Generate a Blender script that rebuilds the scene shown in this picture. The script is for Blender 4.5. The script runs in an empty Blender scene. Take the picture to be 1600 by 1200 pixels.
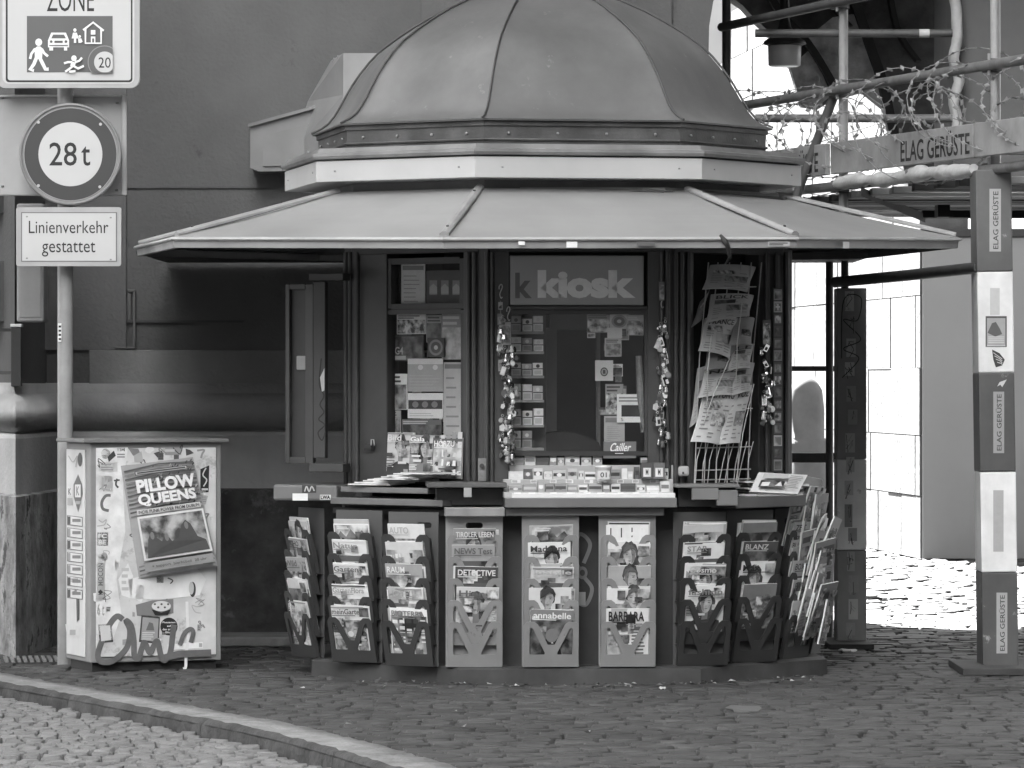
import bpy, bmesh, math, random
from mathutils import Matrix, Vector
R = math.radians
sc = bpy.context.scene
C = sc.collection
# ------------------------------------------------------------------ camera, sky, sun
F, H, CAMZ = 7000.0, 590.0, 1.5            # focal length and horizon in photo pixels, eye height
cam = bpy.data.objects.new('camera', bpy.data.cameras.new('camera'))
C.objects.link(cam)
cam.location = (0, 0, CAMZ); cam.rotation_euler = (R(90), 0, 0)
cam.data.sensor_width = 36; cam.data.lens = F / 1600 * 36
cam.data.shift_y = -(600 - H) / 1600
cam.data.clip_start = .5; cam.data.clip_end = 2000
sc.camera = cam
SUN_DIR = Vector((-.45, .89, 0)).normalized(); SUN_EL = R(52)
w = bpy.data.worlds.new('World'); sc.world = w; w.use_nodes = True
nt = w.node_tree; bg = nt.nodes['Background']
sky = nt.nodes.new('ShaderNodeTexSky'); sky.sky_type = 'NISHITA'; sky.sun_disc = False
sky.sun_elevation = SUN_EL; sky.sun_rotation = math.atan2(SUN_DIR.x, SUN_DIR.y)
bw = nt.nodes.new('ShaderNodeRGBToBW')      # the photograph is black and white
nt.links.new(sky.outputs[0], bw.inputs[0]); nt.links.new(bw.outputs[0], bg.inputs[0])
bg.inputs[1].default_value = .05
sl = bpy.data.lights.new('sun', 'SUN'); sl.energy = 5; sl.angle = R(.5)
so = bpy.data.objects.new('sun', sl); C.objects.link(so)
sd = Vector((SUN_DIR.x * math.cos(SUN_EL), SUN_DIR.y * math.cos(SUN_EL), math.sin(SUN_EL)))
so.rotation_euler = sd.to_track_quat('Z', 'Y').to_euler(); so.location = (-5, 30, 30)
sc.view_settings.view_transform = 'Standard'; sc.view_settings.look = 'None'
sc.view_settings.exposure = 4.0; sc.view_settings.gamma = 1
try:
    sc.cycles.max_bounces = 6; sc.cycles.transparent_max_bounces = 12
    sc.cycles.use_denoising = True
    sc.cycles.caustics_reflective = False; sc.cycles.caustics_refractive = False
except Exception: pass
# ------------------------------------------------------------------ materials
MATS = {}
def mat(key, v=.2, rough=.7, var=.12, scale=6, bump=0., bscale=60, metal=0., stain=0., stretch=1., spec=.4, tone=False, wear=None):
    if key in MATS: return MATS[key]
    m = bpy.data.materials.new(key); m.use_nodes = True; t = m.node_tree; N = t.nodes; L = t.links
    b = N['Principled BSDF']; b.inputs['Roughness'].default_value = rough
    b.inputs['Metallic'].default_value = metal; b.inputs['Specular IOR Level'].default_value = spec
    tc = N.new('ShaderNodeTexCoord'); oi = N.new('ShaderNodeObjectInfo')
    ad = N.new('ShaderNodeVectorMath'); ad.operation = 'ADD'
    mu = N.new('ShaderNodeVectorMath'); mu.operation = 'SCALE'; mu.inputs['Scale'].default_value = 7
    cx = N.new('ShaderNodeCombineXYZ')
    for i in range(3): L.new(oi.outputs['Random'], cx.inputs[i])
    L.new(cx.outputs[0], mu.inputs[0]); L.new(mu.outputs[0], ad.inputs[1]); L.new(tc.outputs['Object'], ad.inputs[0])
    mp = N.new('ShaderNodeMapping'); mp.inputs['Scale'].default_value = (1, 1, 1 / stretch); L.new(ad.outputs[0], mp.inputs[0])
    n1 = N.new('ShaderNodeTexNoise'); n1.inputs['Scale'].default_value = scale; n1.inputs['Detail'].default_value = 6
    n1.inputs['Roughness'].default_value = .62; L.new(mp.outputs[0], n1.inputs['Vector'])
    mr = N.new('ShaderNodeMapRange'); mr.inputs['From Min'].default_value = .28; mr.inputs['From Max'].default_value = .72
    mr.inputs['To Min'].default_value = v * (1 - var); mr.inputs['To Max'].default_value = v * (1 + var); L.new(n1.outputs[0], mr.inputs['Value'])
    out = mr.outputs[0]
    def mul(a, bb):
        q = N.new('ShaderNodeMath'); q.operation = 'MULTIPLY'; L.new(a, q.inputs[0])
        if isinstance(bb, float): q.inputs[1].default_value = bb
        else: L.new(bb, q.inputs[1])
        return q.outputs[0]
    if stain:
        mp2 = N.new('ShaderNodeMapping'); mp2.inputs['Scale'].default_value = (1, 1, .22); L.new(ad.outputs[0], mp2.inputs[0])
        n2 = N.new('ShaderNodeTexNoise'); n2.inputs['Scale'].default_value = scale * .7; n2.inputs['Detail'].default_value = 5
        L.new(mp2.outputs[0], n2.inputs['Vector'])
        r2 = N.new('ShaderNodeMapRange'); r2.inputs['From Min'].default_value = .38; r2.inputs['From Max'].default_value = .62
        r2.inputs['To Min'].default_value = 1 - stain; r2.inputs['To Max'].default_value = 1; L.new(n2.outputs[0], r2.inputs['Value'])
        out = mul(out, r2.outputs[0])
    if wear:                                   # scuffed patches of another grey
        n3 = N.new('ShaderNodeTexNoise'); n3.inputs['Scale'].default_value = wear[1]; n3.inputs['Detail'].default_value = 8
        n3.inputs['Roughness'].default_value = .7; L.new(ad.outputs[0], n3.inputs['Vector'])
        r3 = N.new('ShaderNodeMapRange'); r3.inputs['From Min'].default_value = wear[2]; r3.inputs['From Max'].default_value = wear[2] + .06
        L.new(n3.outputs[0], r3.inputs['Value'])
        mx = N.new('ShaderNodeMix'); L.new(r3.outputs[0], mx.inputs['Factor']); L.new(out, mx.inputs['A']); mx.inputs['B'].default_value = wear[0]
        out = mx.outputs['Result']
    if tone:
        at = N.new('ShaderNodeAttribute'); at.attribute_name = 'tone'; out = mul(out, at.outputs['Fac'])
    L.new(out, b.inputs['Base Color'])
    if bump:
        n4 = N.new('ShaderNodeTexNoise'); n4.inputs['Scale'].default_value = bscale; n4.inputs['Detail'].default_value = 5
        L.new(ad.outputs[0], n4.inputs['Vector'])
        bp = N.new('ShaderNodeBump'); bp.inputs['Strength'].default_value = bump; bp.inputs['Distance'].default_value = .02
        L.new(n4.outputs[0], bp.inputs['Height']); L.new(bp.outputs[0], b.inputs['Normal'])
    MATS[key] = m
    return m
def ink(v):
    v = min(.85, max(.02, round(v / .03) * .03))
    return mat('ink_%d' % round(v * 100), v, rough=.55, var=.06, scale=30, spec=.25)
def photo(i):                                  # printed picture: soft blotches between two greys
    lo, hi, scl = [(.03, .2, 18), (.06, .5, 14), (.2, .7, 16), (.03, .75, 30), (.12, .4, 40), (.02, .6, 9)][i % 6]
    k = 'print_%d' % (i % 6)
    if k in MATS: return MATS[k]
    m = bpy.data.materials.new(k); m.use_nodes = True; N = m.node_tree.nodes; L = m.node_tree.links
    b = N['Principled BSDF']; b.inputs['Roughness'].default_value = .4
    tc = N.new('ShaderNodeTexCoord'); oi = N.new('ShaderNodeObjectInfo')
    n = N.new('ShaderNodeTexNoise'); n.noise_dimensions = '4D'; n.inputs['Scale'].default_value = scl; n.inputs['Detail'].default_value = 4
    mm = N.new('ShaderNodeMath'); mm.operation = 'MULTIPLY'; mm.inputs[1].default_value = 40; L.new(oi.outputs['Random'], mm.inputs[0]); L.new(mm.outputs[0], n.inputs['W'])
    L.new(tc.outputs['Object'], n.inputs['Vector'])
    r = N.new('ShaderNodeMapRange'); r.inputs['From Min'].default_value = .4; r.inputs['From Max'].default_value = .62
    r.inputs['To Min'].default_value = lo; r.inputs['To Max'].default_value = hi; L.new(n.outputs[0], r.inputs['Value']); L.new(r.outputs[0], b.inputs['Base Color'])
    MATS[k] = m
    return m
def glass():
    if 'glass' in MATS: return MATS['glass']
    m = bpy.data.materials.new('glass'); m.use_nodes = True; N = m.node_tree.nodes; L = m.node_tree.links
    o = N['Material Output']; N.remove(N['Principled BSDF'])
    tr = N.new('ShaderNodeBsdfTransparent'); tr.inputs[0].default_value = (.98, .98, .98, 1)
    gl = N.new('ShaderNodeBsdfGlossy'); gl.inputs['Roughness'].default_value = .03
    fr = N.new('ShaderNodeFresnel'); fr.inputs[0].default_value = 1.28
    mx = N.new('ShaderNodeMixShader'); L.new(fr.outputs[0], mx.inputs[0]); L.new(tr.outputs[0], mx.inputs[1]); L.new(gl.outputs[0], mx.inputs[2]); L.new(mx.outputs[0], o.inputs[0])
    MATS['glass'] = m
    return m
STONE = lambda: mat('stone_render', .125, .9, .24, .8, bump=.3, bscale=45, stain=.3, wear=(.09, 3.5, .64))
ROUGH = lambda: mat('rough_stone', .34, .95, .6, 5, bump=1., bscale=14, stain=.4, wear=(.08, 5, .55))  # paler copy for the left plinth, light from the left put into its grey
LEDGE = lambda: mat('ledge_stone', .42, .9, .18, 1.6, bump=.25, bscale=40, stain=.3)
ROUGHD = lambda: mat('shaded_stone', .05, .95, .6, 5, bump=1., bscale=14, stain=.3, wear=(.1, 4, .56))  # darker copy for the right plinth, shade behind the kiosk put into its grey
DARKST = lambda: mat('vault_stone', .12, .95, .5, 4, bump=.8, bscale=12)
ZINC = lambda: mat('zinc_sheet', .13, .48, .22, 2.6, bump=.25, bscale=3.5, stain=.3, spec=.5, wear=(.16, 11, .63))
# ------------------------------------------------------------------ mesh helpers
def ray(px, py): return Vector(((px - 800) / F, 1, (H - py) / F))
def pt(px, py, Y): return Vector(((px - 800) / F * Y, Y, CAMZ + (H - py) / F * Y))
def gx(px, Y): return (px - 800) / F * Y
def gz(py, Y): return CAMZ + (H - py) / F * Y
def frame(o, deg):                              # X along the face, Y into it, Z up; deg 0 faces the camera
    return Matrix.Translation(Vector(o)) @ Matrix.Rotation(R(deg), 4, 'Z')
def on(M, px, py, d=0):                         # world point where the sight line meets the face, d in front of it
    o = M.translation; n = -(M.to_3x3() @ Vector((0, 1, 0)))
    r = ray(px, py); c = Vector((0, 0, CAMZ))
    return c + r * ((o + n * d - c).dot(n) / r.dot(n))
def loc(M, px, py, d=0):
    q = M.inverted() @ on(M, px, py, d)
    return q.x, q.z
W = {}
class MB:
    def __init__(s): s.v = []; s.f = []; s.m = []; s.s = []; s.t = []
    def add(s, vs, fs, m, smooth=False, tone=1.):
        k = len(s.v); s.v += [tuple(q) for q in vs]
        for f in fs: s.f.append(tuple(i + k for i in f)); s.m.append(m); s.s.append(smooth); s.t.append(tone)
        return s
    def box(s, M, x0, x1, y0, y1, z0, z1, m, tone=1.):
        vs = [M @ Vector(q) for q in ((x0, y0, z0), (x1, y0, z0), (x1, y1, z0), (x0, y1, z0), (x0, y0, z1), (x1, y0, z1), (x1, y1, z1), (x0, y1, z1))]
        return s.add(vs, [(0, 3, 2, 1), (4, 5, 6, 7), (0, 1, 5, 4), (1, 2, 6, 5), (2, 3, 7, 6), (3, 0, 4, 7)], m, tone=tone)
    def pbox(s, M, px0, py0, px1, py1, d0, d1, m):   # box on a face, its outline given in photo pixels
        x0, z1 = loc(M, px0, py0, d1); x1, z0 = loc(M, px1, py1, d1)
        return s.box(M, x0, x1, -d1, -d0, z0, z1, m)
    def loft(s, rings, m, closed=True, cap=True, smooth=False, tone=1.):
        n = len(rings[0]); vs = [p for r in rings for p in r]; fs = []
        for i in range(len(rings) - 1):
            for j in range(n if closed else n - 1):
                a = i * n + j; b = i * n + (j + 1) % n
                fs.append((a, b, b + n, a + n))
        s.add(vs, fs, m, smooth, tone)
        if cap and closed:
            s.add(rings[0], [tuple(range(n - 1, -1, -1))], m, False, tone); s.add(rings[-1], [tuple(range(n))], m, False, tone)
        return s
    def tube(s, pts, r, m, n=10, cap=True, closed=False):
        pts = [Vector(p) for p in pts]; rings = []; up = Vector((0, 0, 1)); prev = None
        for i, p in enumerate(pts):
            if closed: d = pts[(i + 1) % len(pts)] - pts[i - 1]
            else: d = pts[min(i + 1, len(pts) - 1)] - pts[max(i - 1, 0)]
            d.normalize()
            if prev is None: a = d.cross(up) if abs(d.z) < .95 else d.cross(Vector((1, 0, 0)))
            else: a = prev - d * prev.dot(d)
            a.normalize(); prev = a; b = d.cross(a)
            rr = r[i] if isinstance(r, (list, tuple)) else r
            rings.append([p + (a * math.cos(2 * math.pi * j / n) + b * math.sin(2 * math.pi * j / n)) * rr for j in range(n)])
        if closed: rings.append(rings[0])
        return s.loft(rings, m, True, cap and not closed, True)
    def lathe(s, o, prof, m, n=24, smooth=True):
        o = Vector(o)
        return s.loft([[o + Vector((r * math.cos(2 * math.pi * j / n), r * math.sin(2 * math.pi * j / n), z)) for j in range(n)] for r, z in prof], m, True, True, smooth)
    def plate(s, M, polys, th, m, m2=None):         # flat plate with holes, polygons in (x, z) of M, thickness th outwards
        vs, fs = fill(polys)
        n = len(vs)
        s.add([M @ Vector((x, -th, z)) for x, z in vs], fs, m); s.add([M @ Vector((x, 0, z)) for x, z in vs], [tuple(reversed(f)) for f in fs], m)
        for p in polys:
            k = len(p)
            s.add([M @ Vector((x, -th, z)) for x, z in p] + [M @ Vector((x, 0, z)) for x, z in p], [(i, (i + 1) % k, (i + 1) % k + k, i + k) for i in range(k)], m2 or m)
        return s
    def build(s, name, parent=None, at=None, bev=0, weld=False, fix=True):
        P = W[parent.name] if parent else Matrix.Identity(4)
        Wm = P if at is None else Matrix.Translation(Vector(at))
        inv = Wm.inverted()
        me = bpy.data.meshes.new(name); me.from_pydata([inv @ Vector(v) for v in s.v], [], s.f)
        ms = []
        for m in s.m:
            if m not in ms: ms.append(m)
        for m in ms: me.materials.append(m)
        idx = {m: i for i, m in enumerate(ms)}
        me.polygons.foreach_set('material_index', [idx[m] for m in s.m]); me.polygons.foreach_set('use_smooth', s.s)
        if any(t != 1 for t in s.t):
            a = me.attributes.new('tone', 'FLOAT', 'FACE'); a.data.foreach_set('value', s.t)
        if fix or weld:
            b = bmesh.new(); b.from_mesh(me)
            if weld: bmesh.ops.remove_doubles(b, verts=b.verts, dist=1e-5)
            if fix: bmesh.ops.recalc_face_normals(b, faces=b.faces)
            b.to_mesh(me); b.free()
        me.update()
        o = bpy.data.objects.new(name, me); C.objects.link(o)
        if parent:
            o.parent = parent
            if at is not None: o.location = P.inverted() @ Vector(at)
        elif at is not None: o.location = at
        W[o.name] = Wm
        if bev:
            q = o.modifiers.new('bevel', 'BEVEL'); q.width = bev; q.segments = 2; q.limit_method = 'ANGLE'; q.angle_limit = R(40)
        return o
_fc = {}
def fill(polys):
    k = tuple(tuple((round(x, 5), round(z, 5)) for x, z in p) for p in polys)
    if k not in _fc:
        cu = bpy.data.curves.new('fill', 'CURVE'); cu.dimensions = '2D'; cu.fill_mode = 'BOTH'
        for p in polys:
            sp = cu.splines.new('POLY'); sp.points.add(len(p) - 1); sp.use_cyclic_u = True
            for q, (x, z) in zip(sp.points, p): q.co = (x, z, 0, 1)
        _fc[k] = _mesh(cu)
    return _fc[k]
def _mesh(cu):
    ob = bpy.data.objects.new('tmp', cu); me = bpy.data.meshes.new_from_object(ob)
    r = ([(v.co.x, v.co.y) for v in me.vertices], [tuple(p.vertices) for p in me.polygons])
    bpy.data.objects.remove(ob); bpy.data.meshes.remove(me); bpy.data.curves.remove(cu)
    return r
_tc = {}
def glyphs(t, bold=0.):
    k = (t, bold)
    if k not in _tc:
        cu = bpy.data.curves.new('txt', 'FONT'); cu.body = t; cu.offset = bold; cu.resolution_u = 3; cu.fill_mode = 'FRONT'; cu.align_x = 'CENTER'
        vs, fs = _mesh(cu)
        xs = [v[0] for v in vs] or [0, 1]; ys = [v[1] for v in vs] or [0, 1]
        x0, x1, y0, y1 = min(xs), max(xs), min(ys), max(ys)
        _tc[k] = ([((x - x0) / (x1 - x0 or 1), (y - y0) / (y1 - y0 or 1)) for x, y in vs], fs)
    return _tc[k]
LAY = .0006
class Art(MB):
    """flat print on a surface f(a, b, n); shapes are stacked in thin layers"""
    def __init__(s, f, base=.001, sub=1): super().__init__(); s.fn = f; s.k = base; s.sub = sub
    def up(s): s.k += LAY
    def poly(s, pts, m, step=True):
        if step: s.up()
        vs, fs = fill([pts]) if len(pts) > 4 else (pts, [tuple(range(len(pts)))])
        return s.add([s.fn(a, b, s.k) for a, b in vs], fs, m)
    def rect(s, a0, b0, a1, b1, m, step=True):
        if s.sub > 1 and max(abs(a1 - a0), abs(b1 - b0)) > .04:
            if step: s.up()
            n = s.sub
            return s.add([s.fn(a0 + (a1 - a0) * i / n, b0 + (b1 - b0) * j / n, s.k) for j in range(n + 1) for i in range(n + 1)], [(j * (n + 1) + i, j * (n + 1) + i + 1, (j + 1) * (n + 1) + i + 1, (j + 1) * (n + 1) + i) for j in range(n) for i in range(n)], m)
        return s.poly([(a0, b0), (a1, b0), (a1, b1), (a0, b1)], m, step)
    def ell(s, a, b, ra, rb, m, n=24, step=True): return s.poly([(a + ra * math.cos(2 * math.pi * i / n), b + rb * math.sin(2 * math.pi * i / n)) for i in range(n)], m, step)
    def text(s, t, a0, b0, a1, b1, m, bold=0., skew=0.):
        s.up(); vs, fs = glyphs(t, bold)
        return s.add([s.fn(a0 + (a1 - a0) * x + skew * y * (a1 - a0), b0 + (b1 - b0) * y, s.k) for x, y in vs], fs, m)
    def lines(s, a0, b0, a1, b1, n, m, rnd=None, fillr=.5):
        s.up()
        for i in range(n):
            q = b0 + (b1 - b0) * (i + .25) / n; e = b0 + (b1 - b0) * (i + .25 + fillr) / n
            s.rect(a0, q, a0 + (a1 - a0) * (rnd.uniform(.6, 1) if rnd else 1), e, m, False)
    def stroke(s, pts, wd, m):
        s.up(); n = len(pts); L = []; Rr = []
        for i in range(n):
            x0, y0 = pts[max(i - 1, 0)]; x1, y1 = pts[min(i + 1, n - 1)]
            d = math.hypot(x1 - x0, y1 - y0) or 1; nx, ny = -(y1 - y0) / d * wd / 2, (x1 - x0) / d * wd / 2
            L.append((pts[i][0] + nx, pts[i][1] + ny)); Rr.append((pts[i][0] - nx, pts[i][1] - ny))
        for i in range(n - 1):
            s.k += .00002
            s.add([s.fn(a, b, s.k) for a, b in (L[i], L[i + 1], Rr[i + 1], Rr[i])], [(0, 1, 2, 3)], m)
def spline(pts, k=6):
    out = []
    for i in range(len(pts) - 1):
        p0 = pts[max(i - 1, 0)]; p1 = pts[i]; p2 = pts[i + 1]; p3 = pts[min(i + 2, len(pts) - 1)]
        for j in range(k):
            t = j / k
            out.append(tuple(.5 * (2 * b + (c - a) * t + (2 * a - 5 * b + 4 * c - d) * t * t + (3 * b - a - 3 * c + d) * t ** 3) for a, b, c, d in zip(p0, p1, p2, p3)))
    return out + [tuple(pts[-1])]
def pxface(M): return lambda a, b, n: on(M, a, b, n)
def flat(M): return lambda a, b, n: M @ Vector((a, -n, b))
def quad(bl, br, tr, tl, bulge=0., wave=0.):
    nn = (br - bl).cross(tl - bl).normalized()
    def f(u, v, n):
        p = bl * (1 - u) * (1 - v) + br * u * (1 - v) + tr * u * v + tl * (1 - u) * v
        return p + nn * (n + bulge * 4 * u * (1 - u) + wave * math.sin(v * 5 + u * 3))
    return f
def rr(x0, z0, x1, z1, r, n=5):
    o = []
    for cx, cz, a0 in ((x1 - r, z1 - r, 0), (x0 + r, z1 - r, 90), (x0 + r, z0 + r, 180), (x1 - r, z0 + r, 270)):
        for i in range(n + 1):
            a = R(a0 + 90 * i / n); o.append((cx + r * math.cos(a), cz + r * math.sin(a)))
    return o
# ------------------------------------------------------------------ naming helpers
def tag(o, label=None, cat=None, group=None, kind=None):
    for k, v in (('label', label), ('category', cat), ('group', group), ('kind', kind)):
        if v: o[k] = v
    return o
def thing(name, at, label, cat, group=None):
    o = bpy.data.objects.new(name, None); C.objects.link(o); o.location = at; o.empty_display_size = .1
    W[o.name] = Matrix.Translation(Vector(at))
    return tag(o, label, cat, group)
rnd = random.Random(11)
I4 = Matrix.Identity(4)
# ================================================================== GROUND
kerb = [(-7.5, 30.), (-4.6, 26.), (-3.45, 23.9), (-2.516, 22.01), (-1.78, 20.5), (-1.087, 19.02), (-.5625, 17.5), (-.12, 16.), (.4, 13.5), (.9, 10.)]
kerbs = [Vector((x, y, 0)) for x, y in spline(kerb, 8)]
def kerb_x(Y):
    for a, b in zip(kerbs, kerbs[1:]):
        if b.y <= Y <= a.y: return a.x + (b.x - a.x) * (a.y - Y) / (a.y - b.y)
    return -7.5
def offs(k, d):
    a = kerbs[max(k - 1, 0)]; b = kerbs[min(k + 1, len(kerbs) - 1)]; t = (b - a).normalized()
    return kerbs[k] + Vector((-t.y, t.x, 0)) * d          # to the pavement side
g = MB(); g.add([(-400, -60, -.16), (400, -60, -.16), (400, 900, -.16), (-400, 900, -.16)], [(0, 1, 2, 3)], mat('earth', .05, .95, .2, .5))
tag(g.build('ground'), kind='structure')
def setts(mb, rows, m, hgt, gap=.012, jit=.006, rd=rnd, rnded=.016, lo=.7, hi=1.25, tiltj=.004):
    for (O, X, Yd, sx, sy) in rows:
        t = rd.uniform(lo, hi)
        e = gap / 2 + rd.uniform(0, jit)
        c = [O + X * (e + rd.uniform(0, jit)) + Yd * e, O + X * (sx - e) + Yd * (e + rd.uniform(0, jit)), O + X * (sx - e - rd.uniform(0, jit)) + Yd * (sy - e), O + X * e + Yd * (sy - e - rd.uniform(0, jit))]
        cen = sum(c, Vector()) / 4; dz = rd.uniform(-tiltj, tiltj)
        r0 = [p + Vector((0, 0, hgt - .035)) for p in c]
        r1 = [p + Vector((0, 0, hgt - rnded * .45 + dz)) for p in c]
        k = 1 - rnded / max(.05, min(sx, sy) / 2)
        tz = [rd.uniform(-tiltj, tiltj) for _ in c]
        r2 = [cen + (p - cen) * k + Vector((0, 0, hgt + dz + q)) for p, q in zip(c, tz)]
        mb.loft([r0, r1, r2], m, True, False, True, t)
        mb.add(r2, [(0, 1, 2, 3)], m, True, t)
X = Vector((1, 0, 0)); Yv = Vector((0, 1, 0))
PAVE = mat('pavement_stone', .056, .7, .4, 6, bump=.3, bscale=40, tone=True, wear=(.04, 1.1, .55))
rows = []
y = 15.2
while y < 47:
    sy = rnd.uniform(.085, .125) if y < 28 else rnd.uniform(.13, .18)
    x = gx(-30, y) - rnd.uniform(0, .2); xe = gx(1640, y)
    if y > 30: x = gx(1180, y) - rnd.uniform(0, .2)
    x = max(x, kerb_x(y) + .27 + rnd.uniform(-.03, .03))
    slope = -.03
    while x < xe:
        sx = rnd.uniform(.1, .21) if y < 28 else rnd.uniform(.13, .24)
        if not (y > 25.7 and x < 1.0 and y < 29.4):
            rows.append((Vector((x, y + slope * x + rnd.uniform(-.008, .008), 0)), X, Yv, sx, sy))
        x += sx
    y += sy
far_rows = [q for q in rows if q[0].y > 28.2]; rows = [q for q in rows if q[0].y <= 28.2]
pv = MB(); setts(pv, far_rows, PAVE, 0., gap=.02, jit=.016, rnded=.02, lo=.4, hi=.9, tiltj=.008); setts(pv, rows, PAVE, 0., gap=.006, jit=.008, rnded=.006, lo=.82, hi=1.16, tiltj=.0034)
jm = mat('joint_sand', .045, .95, .3, 20, bump=.5)
pv.add([Vector((kerbs[k].x, kerbs[k].y, -.02)) for k in range(len(kerbs))] + [Vector((60, 10, -.02)), Vector((60, 90, -.02)), Vector((-7.5, 90, -.02))], [tuple(range(len(kerbs) + 3))], jm)
tag(pv.build('pavement', fix=False), kind='structure')
# kerb stones
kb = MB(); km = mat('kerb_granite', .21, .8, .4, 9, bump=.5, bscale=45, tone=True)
kg = mat('kerb_face_shade', .06, .9, .5, 8, bump=.6, bscale=30, tone=True, stain=.3)  # front face of the kerb, its shade put into a darker grey
k = 0
prof = [(-.012, -.15), (0., -.03), (.012, -.006), (.035, .003), (.14, .006), (.255, .002), (.265, -.05)]
acc = 0; seg = []; rings = []; tn = 1.
for k in range(len(kerbs) - 1):
    n = max(1, int((kerbs[k + 1] - kerbs[k]).length / .06))
    for j in range(n):
        f = j / n; a = offs(k, 0); dd = kerbs[k] * (1 - f) + kerbs[k + 1] * f
        t = (offs(k, 1) - kerbs[k]) * (1 - f) + (offs(k + 1, 1) - kerbs[k + 1]) * f
        acc += (kerbs[k + 1] - kerbs[k]).length / n
        ring = [dd + t * (o + rnd.uniform(-.004, .004)) + Vector((0, 0, z + rnd.uniform(-.004, .004))) for o, z in prof]
        rings.append(ring)
        if acc > 1.7:
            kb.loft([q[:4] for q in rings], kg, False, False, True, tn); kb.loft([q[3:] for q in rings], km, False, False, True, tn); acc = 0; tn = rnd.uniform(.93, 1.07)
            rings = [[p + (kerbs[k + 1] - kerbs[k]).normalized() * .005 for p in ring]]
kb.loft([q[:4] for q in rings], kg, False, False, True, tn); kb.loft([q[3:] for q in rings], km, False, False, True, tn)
tag(kb.build('kerb', fix=False), kind='structure')
# road of setts in gentle arcs
ROAD = mat('road_sett', .17, .7, .3, 9, bump=.35, bscale=50, tone=True)
rows = []; y = 14.
rd2 = random.Random(5)
while y < 25:
    sy = rd2.uniform(.085, .125); x = gx(-60, y) - rd2.uniform(0, .15); xe = kerb_x(y) - .02
    while x < xe - .05:
        sx = min(rd2.uniform(.06, .11), xe - x)
        rows.append((Vector((x, y + .12 * (x + 2) + rd2.uniform(-.008, .008), 0)), X, Vector((0, 1, 0)), sx, sy))
        x += sx
    y += sy
rows = [r for r in rows if r[0].x + r[3] < kerb_x(r[0].y + .1) - .0]
rm = MB(); setts(rm, rows, ROAD, -.054, gap=.006, jit=.007, rd=rd2, rnded=.009, lo=.85, hi=1.12, tiltj=.003)
rm.add([Vector((-60, 8, -.105)), Vector((2, 8, -.105)), Vector((2, 16, -.105)), Vector((-8, 40, -.105)), Vector((-60, 40, -.105))], [(0, 1, 2, 3, 4)], jm)
tag(rm.build('road', fix=False), kind='structure')
# ================================================================== BUILDINGS
def offline(P, d):                               # offset a plan polyline to its right hand side by d
    out = []
    for i, p in enumerate(P):
        ns = []
        if i > 0: t = (P[i] - P[i - 1]).normalized(); ns.append(Vector((t.y, -t.x)))
        if i < len(P) - 1: t = (P[i + 1] - P[i]).normalized(); ns.append(Vector((t.y, -t.x)))
        n = sum(ns, Vector((0, 0))); n.normalize()
        out.append(p + n * (d / max(.3, n.dot(ns[0]))))
    return out
plan = [Vector(q) for q in ((-4.4, 31.), (-3.05, 25.75), (-2.72, 24.5), (-2.70, 25.62), (1.123, 25.6))]
def mould(prof, m, smooth=False, sl_=slice(None)):
    mb = MB()
    rings = [[Vector((p.x, p.y, z)) for p in offline(plan, o)[sl_]] for o, z in prof]
    return mb.loft(rings, m, False, False, smooth)
tower = thing('tower_building', (-.8, 25.6, 0), 'old grey rendered tower wall with rounded stone moulding and rough plinth, behind the newspaper kiosk', 'building')
b = MB()
arch = [(-2.66, 1.4), (1.123, 1.4), (1.123, 0), (1.1231, 3.33), (1.127, 3.51), (1.152, 3.66), (1.3, 3.95), (1.6, 4.25), (2.2, 4.5), (12, 4.5), (12, 46), (-2.66, 46)]
arch = [(-2.66, 0), (1.123, 0)] + arch[3:]
b.plate(Matrix.Translation((0, 29.4, 0)), [arch], 3.8, STONE())
b.loft([[Vector((p.x, p.y, z)) for p in [Vector((-8, 31)), *plan[:3], Vector((-2.66, 25.7)), Vector((-2.66, 31))]] for z in (0, 46)], STONE())
b.box(I4, -12, -4.45, 31.05, 36, 0, 46, STONE())  # unseen block added to keep the sun off the foreground
b.build('wall', tower)
b = MB(); b.pbox(frame((0, 25.6, 0), 0), 60, -3000, 197, 546.5, 0, .02, mat('strip_stone', .19, .9, .14, 1.1, bump=.25, bscale=45, stain=.18)); b.build('wall_strip', tower)
b = MB(); b.pbox(frame((0, 25.6, 0), 0), 139, 547, 1090, 606, 0, .025, mat('dado_stone', .26, .9, .2, 1.5, bump=.25, bscale=45, stain=.25)); b.build('dado', tower, bev=.006)
b = MB(); b.pbox(frame((0, 25.6, 0), 0), 197.5, 291, 423, 294, 0, .012, STONE()); b.build('string_course', tower)
b = MB(); b.pbox(frame((0, 25.6, 0), 0), 658, -3000, 1050, 100, 0, .03, STONE()); b.build('wall_strip', tower, bev=.004)
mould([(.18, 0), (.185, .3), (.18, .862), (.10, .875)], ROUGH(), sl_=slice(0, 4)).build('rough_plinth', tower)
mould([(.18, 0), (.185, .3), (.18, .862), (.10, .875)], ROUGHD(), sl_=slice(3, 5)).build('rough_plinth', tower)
mould([(.13, .868), (.135, 1.17), (.125, 1.19), (.02, 1.20)], LEDGE()).build('block_course', tower)
mould([(.06, 1.195)] + [(.05 + .1 * math.cos(R(a)), 1.305 + .105 * math.sin(R(a))) for a in range(-85, 91, 14)] + [(.05, 1.413), (.05, 1.465), (.0, 1.472)], LEDGE(), True).build('moulding', tower)
b = MB(); b.box(I4, gx(335, 25.2), gx(476, 25.2), 24.95, 25.45, 0, .055, mat('step_stone', .2, .9, .2, 5, bump=.3)); b.build('base_step', tower, bev=.01)
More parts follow.
